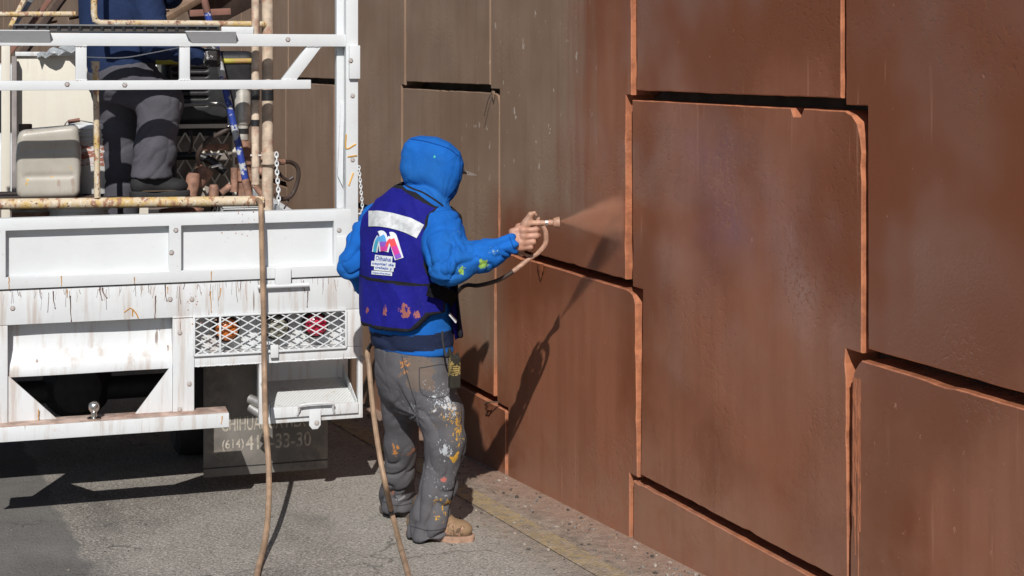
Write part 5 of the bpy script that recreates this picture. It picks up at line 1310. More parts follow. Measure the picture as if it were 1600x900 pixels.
for s in (0.0, 0.35, 1.0):
    ring = []
    for k in range(24):
        an = 2 * math.pi * k / 24; d = nrm_((1.0, 0.02 + 0.10 * math.cos(an), 0.07 + 0.50 * math.sin(an)))
        L = ((wp - tip) @ wn_) / (d @ wn_); off = np.array([0, 0.006 * math.cos(an), 0.008 * math.sin(an)])
        ring.append(mb.bm.verts.new(off + d * L * s))
    rings.append(ring)
for A, B in zip(rings[:-1], rings[1:]):
    for k in range(24): mb.bm.faces.new((A[k], A[(k + 1) % 24], B[(k + 1) % 24], B[k]))
mb.bm.faces.new(list(reversed(rings[0]))); mb.bm.faces.new(rings[-1])
mist = mb.build('spray_mist', mm); mist.location = tip
tag(mist, 'fan of fine orange-brown paint mist between the spray gun and the wall', 'mist', kind='stuff')
# ================================================================== WHAT THE TRUCK CARRIES
def tube_paint():
    m = Mat('flaking_yellow_pipe'); n1 = m.noise(9, 5, 0.7); n2 = m.noise(26, 5, 0.7, m.vec((1, 1, 0.6)))
    c = m.mix(m.mr(n1, 0.42, 0.55), (0.55, 0.38, 0.13), (0.60, 0.50, 0.36))
    c = m.mix(m.mr(n2, 0.52, 0.58), c, (0.33, 0.17, 0.10)); c = m.mix(m.mr(m.noise(40, 4, 0.7), 0.60, 0.64), c, (0.66, 0.62, 0.54))
    c = m.mix(m.mr(m.noise(60, 3, 0.6), 0.64, 0.68), c, (0.07, 0.045, 0.035))
    return m.done(c, 0.65, 0, m.bump(n2, 0.5, 0.006))
M_PIPE = tube_paint()
M_PIPEP = simple('pale_flaking_pipe', (0.58, 0.47, 0.36), 0.7, var=0.3, scale=18, bump=0.4, bscale=40, dirt=(0.36, 0.16, 0.10), dirt_amt=0.75, dirt_scale=14)
M_TAPE = simple('black_tape', (0.02, 0.02, 0.022), 0.5)
M_WOOD = simple('weathered_timber', (0.26, 0.17, 0.11), 0.85, var=0.35, scale=10)
M_WOODR = simple('red_brown_timber', (0.21, 0.10, 0.075), 0.8, var=0.3)
M_WOODD = simple('dark_timber', (0.07, 0.045, 0.035), 0.85, var=0.3)
M_BROWNP = simple('paint_crusted_metal', (0.30, 0.16, 0.11), 0.7, var=0.4, scale=25, bump=0.4, dirt=(0.10, 0.06, 0.045), dirt_amt=0.5)
M_BLK2 = simple('black_machine_paint', (0.018, 0.018, 0.02), 0.45)
class TT:
    """a thing standing in the bed; parts given in truck space"""
    def __init__(s, name, base, label, cat, group=None):
        s.b = np.asarray(base, float); w = tworld(s.b); s.o = empty(name, w, TH); tag(s.o, label, cat, group)
    def q(s, px, py, v): return t3(px, py, v) - s.b
    def tube(s, name, pts, r, mat, n=10, smooth_n=0, parent=None):
        pts = [np.asarray(p) - s.b for p in pts]
        if smooth_n: pts = crom(pts, smooth_n)
        return MB().tube(pts, r, n).build(name, mat, parent or s.o)
    def box(s, name, lo, hi, mat, b=0.004, parent=None): return MB().box(np.asarray(lo) - s.b, np.asarray(hi) - s.b, b).build(name, mat, parent or s.o)
    def lathe(s, name, prof, c, mat, axis=(0, 0, 1), n=26, parent=None): return MB().lathe(prof, np.asarray(c) - s.b, n, axis).build(name, mat, parent or s.o)
ZF = zt_bot - 0.008                                   # top of the bed floor
# ---- guard cage of scaffold tube
b_ = t3(418, 320, 0.2); cage = TT('guard_cage', (b_[0], b_[1], ZF), 'yellow and rusty scaffold-tube cage standing on the truck bed', 'cage')
cage.tube('bottom_tube', [t3(-160, 321, 0.18), t3(412, 314, 0.18)], 0.0245, M_PIPE, 14)
def upto(px, v, z): u = t3(px, 200, v)[0]; return np.array([u, v, z])
rp = cage.tube('corner_post', [upto(418, 0.20, ZF), upto(418, 0.20, 2.75)], 0.0265, M_PIPEP, 14)
sp_ = cage.tube('inner_post', [upto(399, 0.15, zr(288, 399, .15)), upto(399, 0.15, 2.75)], 0.0185, M_PIPEP, 12)
for (px, y0, y1, v, r, par) in ((418, 140, 157, 0.20, 0.028, rp), (399, 140, 156, 0.15, 0.020, sp_), (399, 187, 197, 0.15, 0.020, sp_)):
    cage.tube('tape_band', [t3(px, y1, v), t3(px, y0, v)], r, M_TAPE, 14, parent=par)
cage.tube('guard_rail', [t3(147, -90, 0.17), t3(147, 22, 0.17), t3(149, 32, 0.17), t3(157, 36, 0.17), t3(280, 36.5, 0.17), t3(408, 38, 0.17), t3(415, 38.5, 0.19)], 0.0145, M_PIPE, 12)
cage.tube('upright_tube', [t3(152, 309, 0.17), t3(151, 200, 0.17), t3(149, 99, 0.17)], 0.0135, M_PIPE, 12)
cage.lathe('tube_coupling', [(0.0, -0.02), (0.018, -0.018), (0.019, 0.018), (0.0, 0.02)], t3(149, 102, 0.17), M_PIPE)
cage.tube('rear_rail', [t3(-120, 23, 1.1), t3(118, 22, 1.1)], 0.014, M_PIPE, 12)
M_GREENPIPE = simple('lime_yellow_pipe', (0.45, 0.42, 0.06), 0.6, var=0.3, dirt=(0.45, 0.26, 0.1), dirt_amt=0.7)
cage.tube('middle_rail', [t3(150, 98, 0.75), t3(396, 95, 0.75)], 0.0135, M_GREENPIPE, 12)
cage.lathe('clamp', [(0.0, -0.03), (0.034, -0.028), (0.036, 0.0), (0.034, 0.028), (0.0, 0.03)], t3(418, 247, 0.19), M_PIPEP)
cage.box('clamp_plate', t3(394, 262, 0.13), t3(402, 225, 0.15), M_PIPEP, 0.003)
cage.tube('clamp_bolt', [t3(391, 243, 0.14), t3(408, 243, 0.14)], 0.006, M_STEEL, 8)
zpl = zr(308, 245, 0.3)
cage.box('foot_plank', (t3(150, 300, .3)[0], 0.215, zpl - 0.03), (t3(300, 300, .3)[0], 0.42, zpl - 0.002), M_WOODD)
cage.box('foot_plank', (t3(-150, 300, .5)[0], 0.23, zpl - 0.03), (t3(149, 300, .5)[0], 0.85, zpl - 0.002), M_WOODD)
cage.tube('loose_cable', [t3(136, 89, 0.12), t3(190, 90, 0.12), t3(235, 83, 0.12), t3(285, 73, 0.1)], 0.0028, M_PW, 6, 6)
# ---- black slotted track lying on the cage
b_ = t3(20, 50, 0.09); tr = TT('slotted_track', b_, 'long black slotted plastic track lying behind the top white rail', 'track')
z0, z1 = zr(51, 180, .09), zr(38.5, 180, .09); ua, ub = t3(20, 45, .09)[0], t3(343, 45, .09)[0]
tr.box('back_plate', (ua, 0.10, z0), (ub, 0.108, z1), simple('track_brown', (0.09, 0.075, 0.068), 0.6), 0.001)
for zz_ in (z0, z1 - 0.007): tr.box('edge_strip', (ua, 0.085, zz_), (ub, 0.0995, zz_ + 0.007), simple('track_black', (0.03, 0.03, 0.032), 0.5) if zz_ == z0 else simple('track_grey', (0.16, 0.16, 0.16), 0.5), 0.001)
n = 19
for i in range(n + 1):
    u = ua + (ub - ua - 0.012) * i / n; tr.box('rib', (u, 0.088, z0 + 0.0075), (u + 0.012, 0.0995, z1 - 0.0075), M_BLK2, 0)
pw = TT('white_plate', t3(346, 53, 0.12), 'small white metal plate standing between the track and the corner post', 'plate')
pw.box('plate_sheet', t3(346, 54, 0.12), t3(396, 42, 0.125), M_WHITE, 0.002)
# ---- jerry can
M_CAN = Mat('milky_plastic'); _m = M_CAN
_c = _m.mix(_m.mr(_m.noise(5, 5, 0.6), 0.3, 0.7), (0.42, 0.395, 0.34), (0.52, 0.49, 0.43))
_c = _m.mix(_m.mr(_m.noise(14, 3, 0.6, _m.vec((1.5, 1.5, 0.3))), 0.62, 0.68, 0, 0.6), _c, (0.36, 0.25, 0.2)); _c = _m.mix(_m.mr(_m.noise(16, 2, 0.5), 0.71, 0.73), _c, (0.7, 0.42, 0.04))
M_CAN = _m.done(_c, 0.38, 0, _m.bump(_m.noise(18, 3), 0.15, 0.01), 0.5, Subsurface_Weight=0.5, Subsurface_Radius=(0.02, 0.018, 0.015))
cc = t3(76, 254, 0.45); cc = np.array([cc[0], 0.48, zpl + 0.002]); can = TT('jerry_can', cc, 'dirty translucent plastic jerry can with paint spots on the bed', 'can')
cw, ch = (t3(127, 254, .45)[0] - t3(26, 254, .45)[0]) / 2, (zr(186, 76, .45) - zpl)
def f_can(p):
    tap = 1 - 0.10 * np.clip((p[2] - ch * 0.55) / (ch * 0.45), 0, 1) - 0.05 * np.clip(1 - p[2] / (ch * 0.3), 0, 1)
    q = (p[0] / tap, p[1], p[2]); d = rbox(q, (0, 0, ch * 0.47), (cw, 0.115, ch * 0.47), 0.03)
    d = smax(d, (p[2] - ch * 0.90 - 0.12 * p[0]) , 0.04)
    for zz_ in (0.28, 0.62):
        d = smax(d, -(np.sqrt((np.maximum(np.abs(p[0]) - cw * 0.7, 0)) ** 2 + (p[1] + 0.122) ** 2 + (p[2] - ch * zz_) ** 2) - 0.012), 0.01)
    return d
blended('can_body', f_can, (-cw - 0.05, -0.16, -0.02), (cw + 0.05, 0.16, ch + 0.05), 0.007, M_CAN, can.o, (0, 0, 0), 2, lambda v: 0.006 * (vnoise(v, (9, 9, 7)) - 0.5))
can.lathe('screw_cap', [(0, 0.0), (0.03, 0.0), (0.03, 0.03), (0.027, 0.033), (0, 0.033)], cc + [-cw * 0.72, 0, ch * 0.84], M_WOODD)
# ---- white paint bucket with label
def bucket(name, c, r, h, label, lab_col, lid=True, dark=False):
    bk = TT(name, c, label, 'bucket', 'paint buckets')
    bo = bk.lathe('bucket_body', [(0, 0.0), (r * 0.88, 0.0), (r * 0.90, 0.004), (r, h * 0.93), (r, h)] + ([] if lid else [(r * 0.97, h), (r * 0.9, 0.02), (0, 0.02)]), c, white_paint(name + '_plastic', 0.6, (0.66, 0.66, 0.64)))
    for k in (0.80, 0.87): bk.lathe('rim_band', [(r * (0.9 + 0.1 * k), h * k), (r + 0.007, h * k + 0.002), (r + 0.007, h * k + 0.008), (r, h * k + 0.010)], c, M_SILL)
    if lab_col: bk.lathe('label_band', [(r * 0.9 + r * 0.1 * 0.45 + 0.0015, h * 0.42), (r * 0.9 + r * 0.1 * 0.76 + 0.0015, h * 0.76)], c, lab_col)
    if lid: bk.lathe('lid', [(0, h + 0.004), (r * 0.85, h + 0.004), (r * 0.88, h + 0.012), (r + 0.008, h + 0.012), (r + 0.010, h - 0.008), (r + 0.002, h - 0.010)], c, M_WHITE)
    return bk
def label_mat():
    m = Mat('faded_label'); n = m.voro(24, vec=m.vec((1, 1, 2.2))); c = m.mix(m.mr(m.noise(20, 3, .6, m.vec((1, 1, 3))), 0.48, 0.52), (0.60, 0.57, 0.55), (0.33, 0.13, 0.09)); return m.done(c, 0.6)
c = t3(152, 260, 0.62); c[1] = 0.66; c[2] = zpl; h = zr(197, 152, .66) - zpl
bk = bucket('paint_bucket', c, 0.125, h, 'white paint bucket with brown label beside the jerry can', label_mat())
bk.tube('bail_handle', [c + [-0.127, 0, h * 0.86], c + [-0.15, -0.02, h * 1.0], c + [-0.12, -0.03, h * 1.10], c + [-0.02, -0.03, h * 1.05], c + [0.11, -0.02, h * 0.92]], 0.003, M_STEEL, 6, 6)
bk.tube('grip', [c + [-0.135, -0.03, h * 1.07], c + [-0.08, -0.03, h * 1.10]], 0.010, M_WOODR, 8)
# lidded buckets and pails standing low on the bed floor, their rims showing under the bottom tube
c = t3(122, 330, 0.34); c[1] = 0.36; c[2] = ZF; bucket('paint_bucket', c, 0.135, zr(324, 122, .36) - ZF, 'white lidded bucket low behind the tailgate under the jerry can', None)
c = t3(55, 330, 0.36); c[1] = 0.40; c[2] = ZF; pl_ = TT('paint_pail', c, 'dark paint-smeared pail low behind the tailgate at the far left', 'pail')
r_, h_ = 0.105, zr(326, 55, .4) - ZF
pl_.lathe('pail_body', [(0, 0), (r_ * 0.85, 0), (r_, h_), (r_ * 0.95, h_), (r_ * 0.82, 0.02), (0, 0.02)], c, M_BROWNP); pl_.lathe('pail_rim', [(r_, h_ - 0.01), (r_ + 0.008, h_ - 0.004), (r_ + 0.006, h_ + 0.006), (r_ * 0.95, h_ + 0.002)], c, M_STEEL)
c = t3(285, 331, 0.36); c[1] = 0.42; c[2] = ZF; pl_ = TT('paint_pail', c, 'red-brown open paint pail low behind the tailgate below the boot', 'pail'); h_ = zr(327, 285, .42) - ZF
pl_.lathe('pail_body', [(0, 0), (r_ * 0.85, 0), (r_, h_), (r_ * 0.95, h_), (r_ * 0.82, 0.02), (0, 0.02)], c, M_BROWNP); pl_.lathe('paint', [(0, h_ - 0.015), (r_ * 0.93, h_ - 0.015)], c, M_WALLRED if 'M_WALLRED' in globals() else M_BROWNP)
wb = TT('white_box', t3(376, 330, 0.30), 'white lidded box behind the tailgate beside the hanging hose', 'box')
ua, ub = t3(349, 325, .27)[0], t3(404, 325, .27)[0]; zt_ = zr(320, 376, .27)
wb.box('box_body', (ua, 0.27, ZF), (ub, 0.55, zt_ - 0.014), M_WHITE); wb.box('box_lid', (ua - 0.004, 0.265, zt_ - 0.0135), (ub + 0.004, 0.555, zt_), M_WHITE)
# ---- blue and white extension pole
b_ = t3(388, 304, 0.32); pole = TT('extension_pole', b_, 'blue and white paint-stained pole held upright by the man on the truck', 'pole')
M_POLE = Mat('blue_pole'); _m = M_POLE; _c = _m.mix(_m.mr(_m.noise(16, 3, 0.6), 0.50, 0.55), (0.025, 0.055, 0.30), (0.50, 0.51, 0.53)); _c = _m.mix(_m.mr(_m.noise(9, 3, 0.6), 0.60, 0.64), _c, (0.25, 0.13, 0.1)); M_POLE = _m.done(_c, 0.45)
pole.tube('pole_shaft', [t3(388, 303, 0.32), t3(372, 225, 0.335), t3(341, 90, 0.36), t3(324, 20, 0.375)], 0.0165, M_POLE, 12)
pole.tube('pole_grip', [t3(324, 20, 0.375), t3(309, -45, 0.39), t3(297, -95, 0.40)], 0.0175, M_WOODR, 12)
pole.tube('pole_ferrule', [t3(389.5, 309, 0.318), t3(383, 280, 0.324)], 0.018, M_BROWNP, 12)
# ---- airless paint sprayer: black engine, bright motor, paint-caked pump
b_ = t3(330, 300, 0.9); sp = TT('paint_sprayer', (b_[0], 0.9, ZF), 'engine-driven paint sprayer with bright motor and paint-caked pump on the truck bed', 'machine')
def f_eng(p):
    c = t3(322, 138, 0.95) - sp.b; d = rbox(p, c, (0.235, 0.20, 0.19), 0.05)
    d = smin(d, rbox(p, c + [0.0, 0.02, -0.19], (0.20, 0.17, 0.08), 0.02), 0.02)
    for k in range(6): d = smax(d, -rbox(p, c + [-0.10 + 0.0 * k, -0.2, 0.10 - k * 0.035], (0.09, 0.02, 0.006), 0.004), 0.003)
    return d
ce = t3(322, 138, 0.95) - sp.b
blended('engine_cover', f_eng, ce - [0.3, 0.28, 0.32], ce + [0.3, 0.28, 0.25], 0.009, M_BLK2, sp.o, (0, 0, 0), 1)
sp.box('engine_base', (t3(262, 250, .9)[0], 0.78, ZF + 0.10), (t3(392, 250, .9)[0], 1.15, ZF + 0.16), M_BLK2)
for px in (268, 386): sp.box('base_foot', (t3(px, 250, .9)[0] - 0.02, 0.80, ZF), (t3(px, 250, .9)[0] + 0.02, 1.13, ZF + 0.099), M_BLK2)
m0, m1 = t3(379, 194, 0.45), t3(377, 128, 0.45); mo_h = m1[2] - m0[2]
M_MOTOR = simple('stained_aluminium', (0.62, 0.59, 0.53), 0.35, metal=0.35, var=0.3, scale=20, dirt=(0.33, 0.2, 0.13), dirt_amt=0.35)
mo = sp.lathe('motor', [(0, mo_h), (0.036, mo_h), (0.038, mo_h - 0.01), (0.038, 0.055), (0.0395, 0.05), (0.0395, 0.04), (0.038, 0.035), (0.0395, 0.03), (0.0395, 0.02), (0.038, 0.015), (0.034, 0.0), (0.028, -0.002), (0.028, -0.075), (0.022, -0.08), (0.0, -0.08)], m0, M_MOTOR)
sp.lathe('motor_band', [(0.0285, -0.02), (0.030, -0.02), (0.030, -0.045), (0.0285, -0.045)], m0 + [0, 0, 0.0], M_BLK2, parent=mo)
sp.lathe('pump_neck', [(0.024, 0.0), (0.026, -0.01), (0.026, -0.06), (0.02, -0.065)], t3(378, 206, 0.45), M_BROWNP)
pz = t3(383, 300, 0.45)
pump = sp.lathe('pump_body', [(0, -0.02), (0.036, -0.02), (0.036, 0.05), (0.046, 0.055), (0.046, 0.10), (0.034, 0.105), (0.034, 0.13), (0.048, 0.135), (0.048, 0.165), (0.03, 0.17), (0.03, 0.24), (0.0, 0.25)], pz, M_BROWNP)
for (pa, pb, r) in (((366, 262), (366, 300), 0.017), ((395, 268), (412, 268), 0.020), ((360, 290), (345, 302), 0.016), ((398, 290), (410, 306), 0.014)):
    sp.tube('pump_fitting', [t3(*pa, 0.43), t3(*pb, 0.42)], r, M_BROWNP, 12)
sp.lathe('filter_bowl', [(0, -0.05), (0.032, -0.048), (0.034, 0.03), (0.028, 0.06), (0.0, 0.065)], t3(300, 290, 0.48), M_BROWNP, (0.15, 0, 1))
sp.lathe('filter_bowl', [(0, -0.05), (0.04, -0.045), (0.045, 0.02), (0.04, 0.05), (0.0, 0.052)], t3(314, 276, 0.55), M_BROWNP, (0.5, 0, 0.8))
sp.lathe('drain_fitting', [(0, -0.05), (0.022, -0.05), (0.024, 0.02), (0.018, 0.035), (0.0, 0.036)], t3(334, 300, 0.36), M_BROWNP)
sp.tube('frame_tube', [t3(276, 244, 0.62), t3(310, 244, 0.60), t3(335, 255, 0.58), t3(352, 270, 0.56)], 0.02, M_BLK2, 12, 4)
sp.tube('frame_tube', [t3(279, 170, 0.70), t3(285, 165, 0.70), t3(340, 162, 0.66), t3(353, 167, 0.64), t3(357, 178, 0.62), t3(357, 200, 0.60), t3(345, 208, 0.60)], 0.009, M_STEEL, 10, 5)
sp.tube('frame_tube', [t3(272, 300, 0.5), t3(271, 215, 0.52)], 0.014, M_BLK2, 10)
sp.tube('supply_hose', [t3(312, 262, 0.55), t3(310, 240, 0.5), t3(325, 220, 0.48), t3(345, 208, 0.46), t3(360, 200, 0.46)], 0.012, M_HOSED, 10, 6)
sp.tube('supply_hose', [t3(298, 205, 0.6), t3(300, 222, 0.55), t3(296, 240, 0.56)], 0.007, M_HOSED, 8, 6)
sp.box('pump_bracket', t3(316, 236, 0.57), t3(356, 224, 0.62), M_BROWNP)
sp.tube('rod', [t3(322, 241, 0.55), t3(348, 241, 0.55)], 0.006, M_CHROME, 8); sp.tube('rod', [t3(330, 261, 0.5), t3(346, 257, 0.5)], 0.007, M_CHROME, 8)
sp.lathe('engine_skirt', [(0, 0), (0.10, 0), (0.10, 0.18), (0, 0.19)], (t3(350, 290, .8)[0], 0.82, ZF + 0.16), M_BLK2)
# ---- expanded-metal panel leaning behind the sprayer
b_ = t3(320, 300, 0.72); xp = TT('mesh_panel', (b_[0], 0.72, ZF), 'cream expanded-metal panel standing below the engine of the paint sprayer', 'panel')
VM = 0.72; x0, x1 = t3(266, 250, VM)[0], t3(366, 250, VM)[0]; zz0, zz1 = ZF + 0.02, zr(197, 320, VM)
fr = MB()
for (p, q) in (((x0, zz0), (x1, zz0)), ((x0, zz1), (x1, zz1)), ((x0, zz0), (x0, zz1)), ((x1, zz0), (x1, zz1))):
    fr.beam(np.array((p[0], VM, p[1])) - xp.b, np.array((q[0], VM, q[1])) - xp.b, 0.02, 0.03, (0, 1, 0), 0.002)
fro = fr.build('panel_frame', M_CREAM, xp.o)
st = MB(); ww, hh = 0.036, 0.062
nx_, nz_ = int((x1 - x0) / ww), int((zz1 - zz0) / hh)
for i in range(nx_):
    for j in range(nz_):
        A = np.array((x0 + i * ww, VM, zz0 + j * hh)); p, q = ((0, 0), (ww, hh)) if (i + j) % 2 == 0 else ((0, hh), (ww, 0))
        st.beam(A + [p[0], 0, p[1]] - xp.b, A + [q[0], 0, q[1]] - xp.b, 0.007, 0.010, (0, 1, 0), 0)
tag(st.build('mesh_strands', M_CREAM, xp.o, False), kind='stuff')
MB().box(np.array((x0 + 0.01, VM + 0.03, zz0)) - xp.b, np.array((x1 + 0.02, VM + 0.035, zz1 - 0.05)) - xp.b, 0).build('panel_back', simple('grey_tan_board', (0.30, 0.26, 0.22), 0.8), xp.o)
# ---- coiled hose and chain hung outside the corner post
b_ = t3(432, 254, 0.22); lp = TT('hose_loop', b_, 'short dark hose loop hanging outside the rusty corner post', 'hose', 'paint hoses')
lp.tube('loop', [t3(424, 254, 0.22), t3(442, 253, 0.25), t3(456, 254, 0.28), t3(465, 262, 0.29), t3(466, 278, 0.29), t3(460, 298, 0.29), t3(452, 308, 0.28), t3(440, 311, 0.26), t3(431, 304, 0.23)], 0.0105, M_HOSED, 10, 6)
lp.tube('hose_end', [t3(424, 254, 0.22), t3(444, 253, 0.25)], 0.0135, M_BROWNP, 10)
lp.tube('spare_lead', [t3(430, 262, 0.24), t3(440, 275, 0.26), t3(450, 281, 0.27), t3(458, 277, 0.27)], 0.008, M_HOSED, 8, 5)
lp.tube('thin_lead', [t3(456, 300, 0.28), t3(450, 315, 0.28), t3(444, 326, 0.26)], 0.004, M_HOSED, 8, 5)
b_ = t3(433, 242, 0.16); cho = TT('chain', b_, 'white painted chain hanging down beside the rusty corner post', 'chain')
chain_obj('chain_links', [t3(432, 242, 0.17) - b_, t3(433, 270, 0.17) - b_, t3(435, 300, 0.16) - b_, t3(436, 330, 0.15) - b_], M_WHITE, cho.o, 0.014, 0.0034)
# ---- timber on the load
def plank(name, A, B, w, t, mat, label, up=(0, 0, 1)):
    A = np.asarray(A); th = TT(name, A, label, 'plank', 'planks on the load'); MB().beam(A - th.b, np.asarray(B) - th.b, t, w, up, 0.004).build('board', mat, th.o)
plank('plank', t3(236, 36, 1.25), t3(345, -28, 1.7), 0.035, 0.14, M_WOOD, 'pale timber plank sloping up to the right behind the man on the truck')
plank('plank', t3(222, 19, 1.3), t3(262, 8, 1.3), 0.018, 0.03, M_WOODD, 'short dark wooden bar sticking out beside the navy jacket')
plank('plank', t3(300, 34, 1.5), t3(400, -16, 1.9), 0.16, 0.03, M_WOODD, 'wide dark board sloping up behind the pale plank')
plank('plank', t3(296, 21, 1.2), t3(360, 18, 1.2), 0.035, 0.05, M_WOODR, 'short red-brown timber block lying above the sprayer')
plank('plank', t3(8, 92, 2.6), t3(100, -30, 3.0), 0.11, 0.03, M_WOODR, 'red-brown board leaning diagonally above the headboard', (0, 1, 0))
plank('plank', t3(30, 92, 2.9), t3(118, -30, 3.3), 0.10, 0.05, M_WOODD, 'added dark board in place of the shadow beside the red-brown board', (0, 1, 0))  # dark board added where a shadow lies on the wall behind
plank('plank', t3(22, 40, 2.5), t3(62, -20, 2.8), 0.035, 0.03, M_STEEL, 'thin grey metal bar leaning diagonally at the top left', (0, 1, 0))
plank('plank', t3(16, 42, 2.4), t3(42, -10, 2.6), 0.025, 0.025, M_PIPE, 'thin yellow bar leaning diagonally at the top left', (0, 1, 0))
# rag over the headboard
rg = TT('white_rag', t3(90, 90, 2.2), 'crumpled white rag lying over the headboard edge', 'rag'); mb = MB(); rows = []
for i in range(10):
    row = []
    for j in range(5):
        q = t3(58 + 60 * i / 9, 91 - (i / 9) * 12 - j * 3.0 * (0.5 + i / 9), 2.22 + 0.02 * j) - rg.b; q = q + np.array([0, 0.03 * math.sin(i * 1.3 + j), 0.012 * math.sin(i * 2.1 + j * 1.7)]); row.append(mb.bm.verts.new(q))
    rows.append(row)
for A, B in zip(rows[:-1], rows[1:]):
    for k in range(4): mb.bm.faces.new((A[k], A[k + 1], B[k + 1], B[k]))
bmesh.ops.solidify(mb.bm, geom=list(mb.bm.faces), thickness=0.006); mb.build('cloth', fabric('white_cotton', (0.55, 0.58, 0.60)), rg.o)

# ================================================================== THE MAN ON THE TRUCK
O2 = tworld(np.array([t3(190, 300, 0.5)[0], 0.5, ZF]))
def W2(px, py, v): return tworld(t3(px, py, v)) - O2
F2 = nrm_(TU * 0.80 + TV * 0.6); R2 = np.array([F2[1], -F2[0]])
SHR, ELR, HNR = W2(216, -42, 0.36), W2(246, 66, 0.30), W2(322, 90, 0.33)
SHL, ELL, HNL = W2(186, -50, 0.66), W2(262, -10, 0.62), W2(303, -40, 0.43)
HPR, KNR, ANR = W2(200, 122, 0.44), W2(251, 160, 0.36), W2(236, 282, 0.33)
HPL, KNL, ANL = W2(182, 128, 0.58), W2(190, 240, 0.60), W2(186, 0, 0.62); ANL[2] = 0.10
TS2 = [(W2(192, 135, 0.5), 0.165, 0.13), (W2(188, 95, 0.5), 0.175, 0.14), (W2(180, 40, 0.5), 0.180, 0.145), (W2(182, -10, 0.5), 0.195, 0.145), (W2(192, -50, 0.5), 0.19, 0.125), (W2(202, -78, 0.5), 0.11, 0.10)]
HD2 = W2(214, -140, 0.5); f3 = nrm_((F2[0], F2[1], -0.2)); s3 = nrm_(np.cross(f3, (0, 0, 1))); u3 = np.cross(s3, f3)
def glove(p, c, d):
    d_ = ell(p, c, (0.045, 0.032, 0.045))
    for k in range(4):
        z = 0.03 - k * 0.020; a = c + np.array([0.012, -0.03, z]); b = c + np.array([0.045, -0.018, z - 0.004]); e = c + np.array([0.052, 0.018, z - 0.004]); g_ = c + np.array([0.025, 0.03, z])
        d_ = smin(d_, chain(p, [a, b, e, g_], [0.0125, 0.012, 0.0115, 0.010], 0.006), 0.005)
    d_ = smin(d_, chain(p, [c + np.array([-0.01, 0.02, 0.03]), c + np.array([0.02, 0.035, 0.045]), c + np.array([0.045, 0.03, 0.04])], [0.016, 0.014, 0.012], 0.01), 0.01)
    return smin(d, d_, 0.01)
def f_body2(p):
    d = ell(p, HD2, (0.096, 0.075, 0.112), (f3, s3, u3)); d = smin(d, ell(p, HD2 + f3 * 0.035 - u3 * 0.06, (0.06, 0.055, 0.055), (f3, s3, u3)), 0.04)
    d = smin(d, cap(p, HD2 + f3 * 0.095, HD2 + f3 * 0.11 - u3 * 0.03, 0.01, 0.014), 0.012)
    for s in (-1, 1): d = smin(d, ell(p, HD2 + s3 * s * 0.075, (0.02, 0.01, 0.03), (f3, s3, u3)), 0.006)
    d = smin(d, cap(p, W2(204, -85, 0.5), HD2 - u3 * 0.05, 0.06, 0.055), 0.03)
    d = smin(d, loft(p, [(c, a - 0.03, b - 0.03) for c, a, b in TS2], R2, F2), 0.04)
    for ch_, rs in (([SHR, ELR, HNR], [0.055, 0.045, 0.03]), ([SHL, ELL, HNL], [0.055, 0.045, 0.03]), ([HPR, KNR, ANR], [0.08, 0.055, 0.04]), ([HPL, KNL, ANL], [0.08, 0.055, 0.04])): d = smin(d, chain(p, ch_, rs, 0.02), 0.03)
    return glove(p, HNL, glove(p, HNR, d))
man2 = blended('person', f_body2, np.array([-0.4, -0.45, -0.02]), np.array([0.75, 0.45, HD2[2] + 0.2]), 0.009, [M_SKIN, fabric('black_glove', (0.045, 0.042, 0.042), 0.3, 200, [(HNR, 0.05, 0.09, 40, 0.52, (0.5, 0.5, 0.5))]), M_HAIR], None, (0, 0, 0), 1, None,
    lambda c: np.where((np.linalg.norm(c - HNR, axis=1) < 0.12) | (np.linalg.norm(c - HNL, axis=1) < 0.12), 1, np.where(((c - HD2) @ f3 < 0.02) & (np.linalg.norm(c - HD2, axis=1) < 0.15), 2, 0)))
man2.location = O2; tag(man2, 'worker in navy jacket and grey trousers standing on the truck, head above the frame', 'person')
M_NAVY2 = fabric('navy_jacket', (0.020, 0.034, 0.085), 0.25, 300, None, 0.85, 1.0)
M_GREY2 = fabric('grey_trousers', (0.085, 0.083, 0.097), 0.2, 380, None, 0.9, 0.9)
def f_jacket2(p):
    d = loft(p, TS2, R2, F2); d = smin(d, chain(p, [SHR, ELR, HNR - nrm_(HNR - ELR) * 0.05], [0.082, 0.072, 0.048], 0.04), 0.04); d = smin(d, chain(p, [SHL, ELL, HNL - nrm_(HNL - ELL) * 0.05], [0.082, 0.068, 0.048], 0.04), 0.04)
    return smax(d, W2(190, 118, 0.5)[2] - p[2], 0.01)
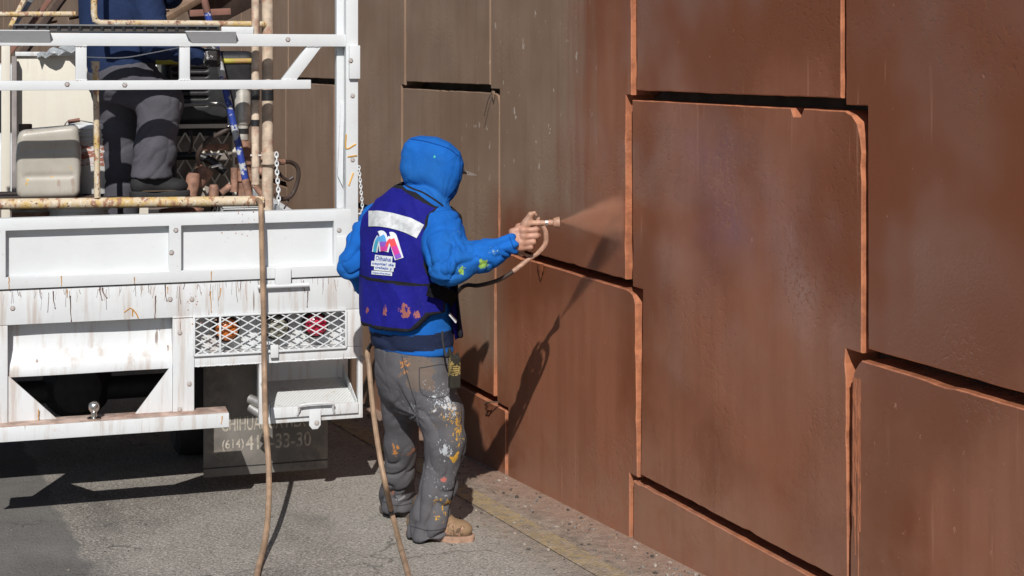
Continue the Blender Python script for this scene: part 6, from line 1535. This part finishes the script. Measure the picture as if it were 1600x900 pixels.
def wj(v): return 0.013 * limb_folds(v, ELR, HNR, 24, 1.2, 0.05, 1.1) * np.exp(-(np.linalg.norm(v - (ELR + HNR) / 2, axis=1) / 0.2) ** 4) + 0.010 * (billow(np.stack([(v[:, 0] + 0.6 * v[:, 2]) * 8, v[:, 1] * 8, v[:, 2] * 9], 1)) - 0.4)
blended('jacket', f_jacket2, np.array([-0.4, -0.42, W2(190, 125, .5)[2]]), np.array([0.6, 0.42, W2(200, -85, .5)[2] + 0.03]), 0.0085, M_NAVY2, man2, (0, 0, 0), 1, wj)
def f_trou2(p):
    r = chain(p, [HPR, KNR, KNR * 0.4 + ANR * 0.6, ANR, ANR - [0, 0, 0.01]], [0.112, 0.100, 0.094, 0.090, 0.092], 0.03); l = chain(p, [HPL, KNL, ANL], [0.115, 0.095, 0.085], 0.03)
    r = smax(r, W2(230, 278, 0.33)[2] - p[2] - 0.0, 0.008); l = smax(l, 0.06 - p[2], 0.008)
    d = smin(smin(r, l, 0.03), loft(p, [(W2(192, 160, 0.5), 0.12, 0.11), (W2(192, 130, 0.5), 0.17, 0.135), (W2(190, 100, 0.5), 0.165, 0.13)], R2, F2), 0.05)
    return d
def wt2(v):
    b = 1 / (1 + np.exp((v[:, 2] - KNR[2] + 0.03) / 0.03))
    return np.clip(b * 0.009 * limb_folds(v, KNR, ANR, 20, 0.9, 0.10, 2.7) + (1 - b) * 0.008 * limb_folds(v, HPR, KNR, 20, 0.9, 0.10, 4.7), -0.012, 0.012)
blended('trousers', f_trou2, np.array([-0.35, -0.42, 0.0]), np.array([0.45, 0.42, W2(190, 85, .5)[2]]), 0.0075, M_GREY2, man2, (0, 0, 0), 1, wt2)
_pp = painter; painter = man2
bh, bt = W2(206, 300, 0.32), W2(291, 300, 0.32)
boot('boot', bh, bt, fabric('black_boot', (0.03, 0.03, 0.031), 0.3, 200, None, 0.6), simple('black_sole', (0.025, 0.025, 0.026), 0.8), zpl - ZF)
bh, bt = ANL + [-0.06, -0.02, 0], ANL + [0.18, 0.08, 0]
boot('boot', bh, bt, M_BOOTD, M_BLACK, 0.001)
painter = _pp
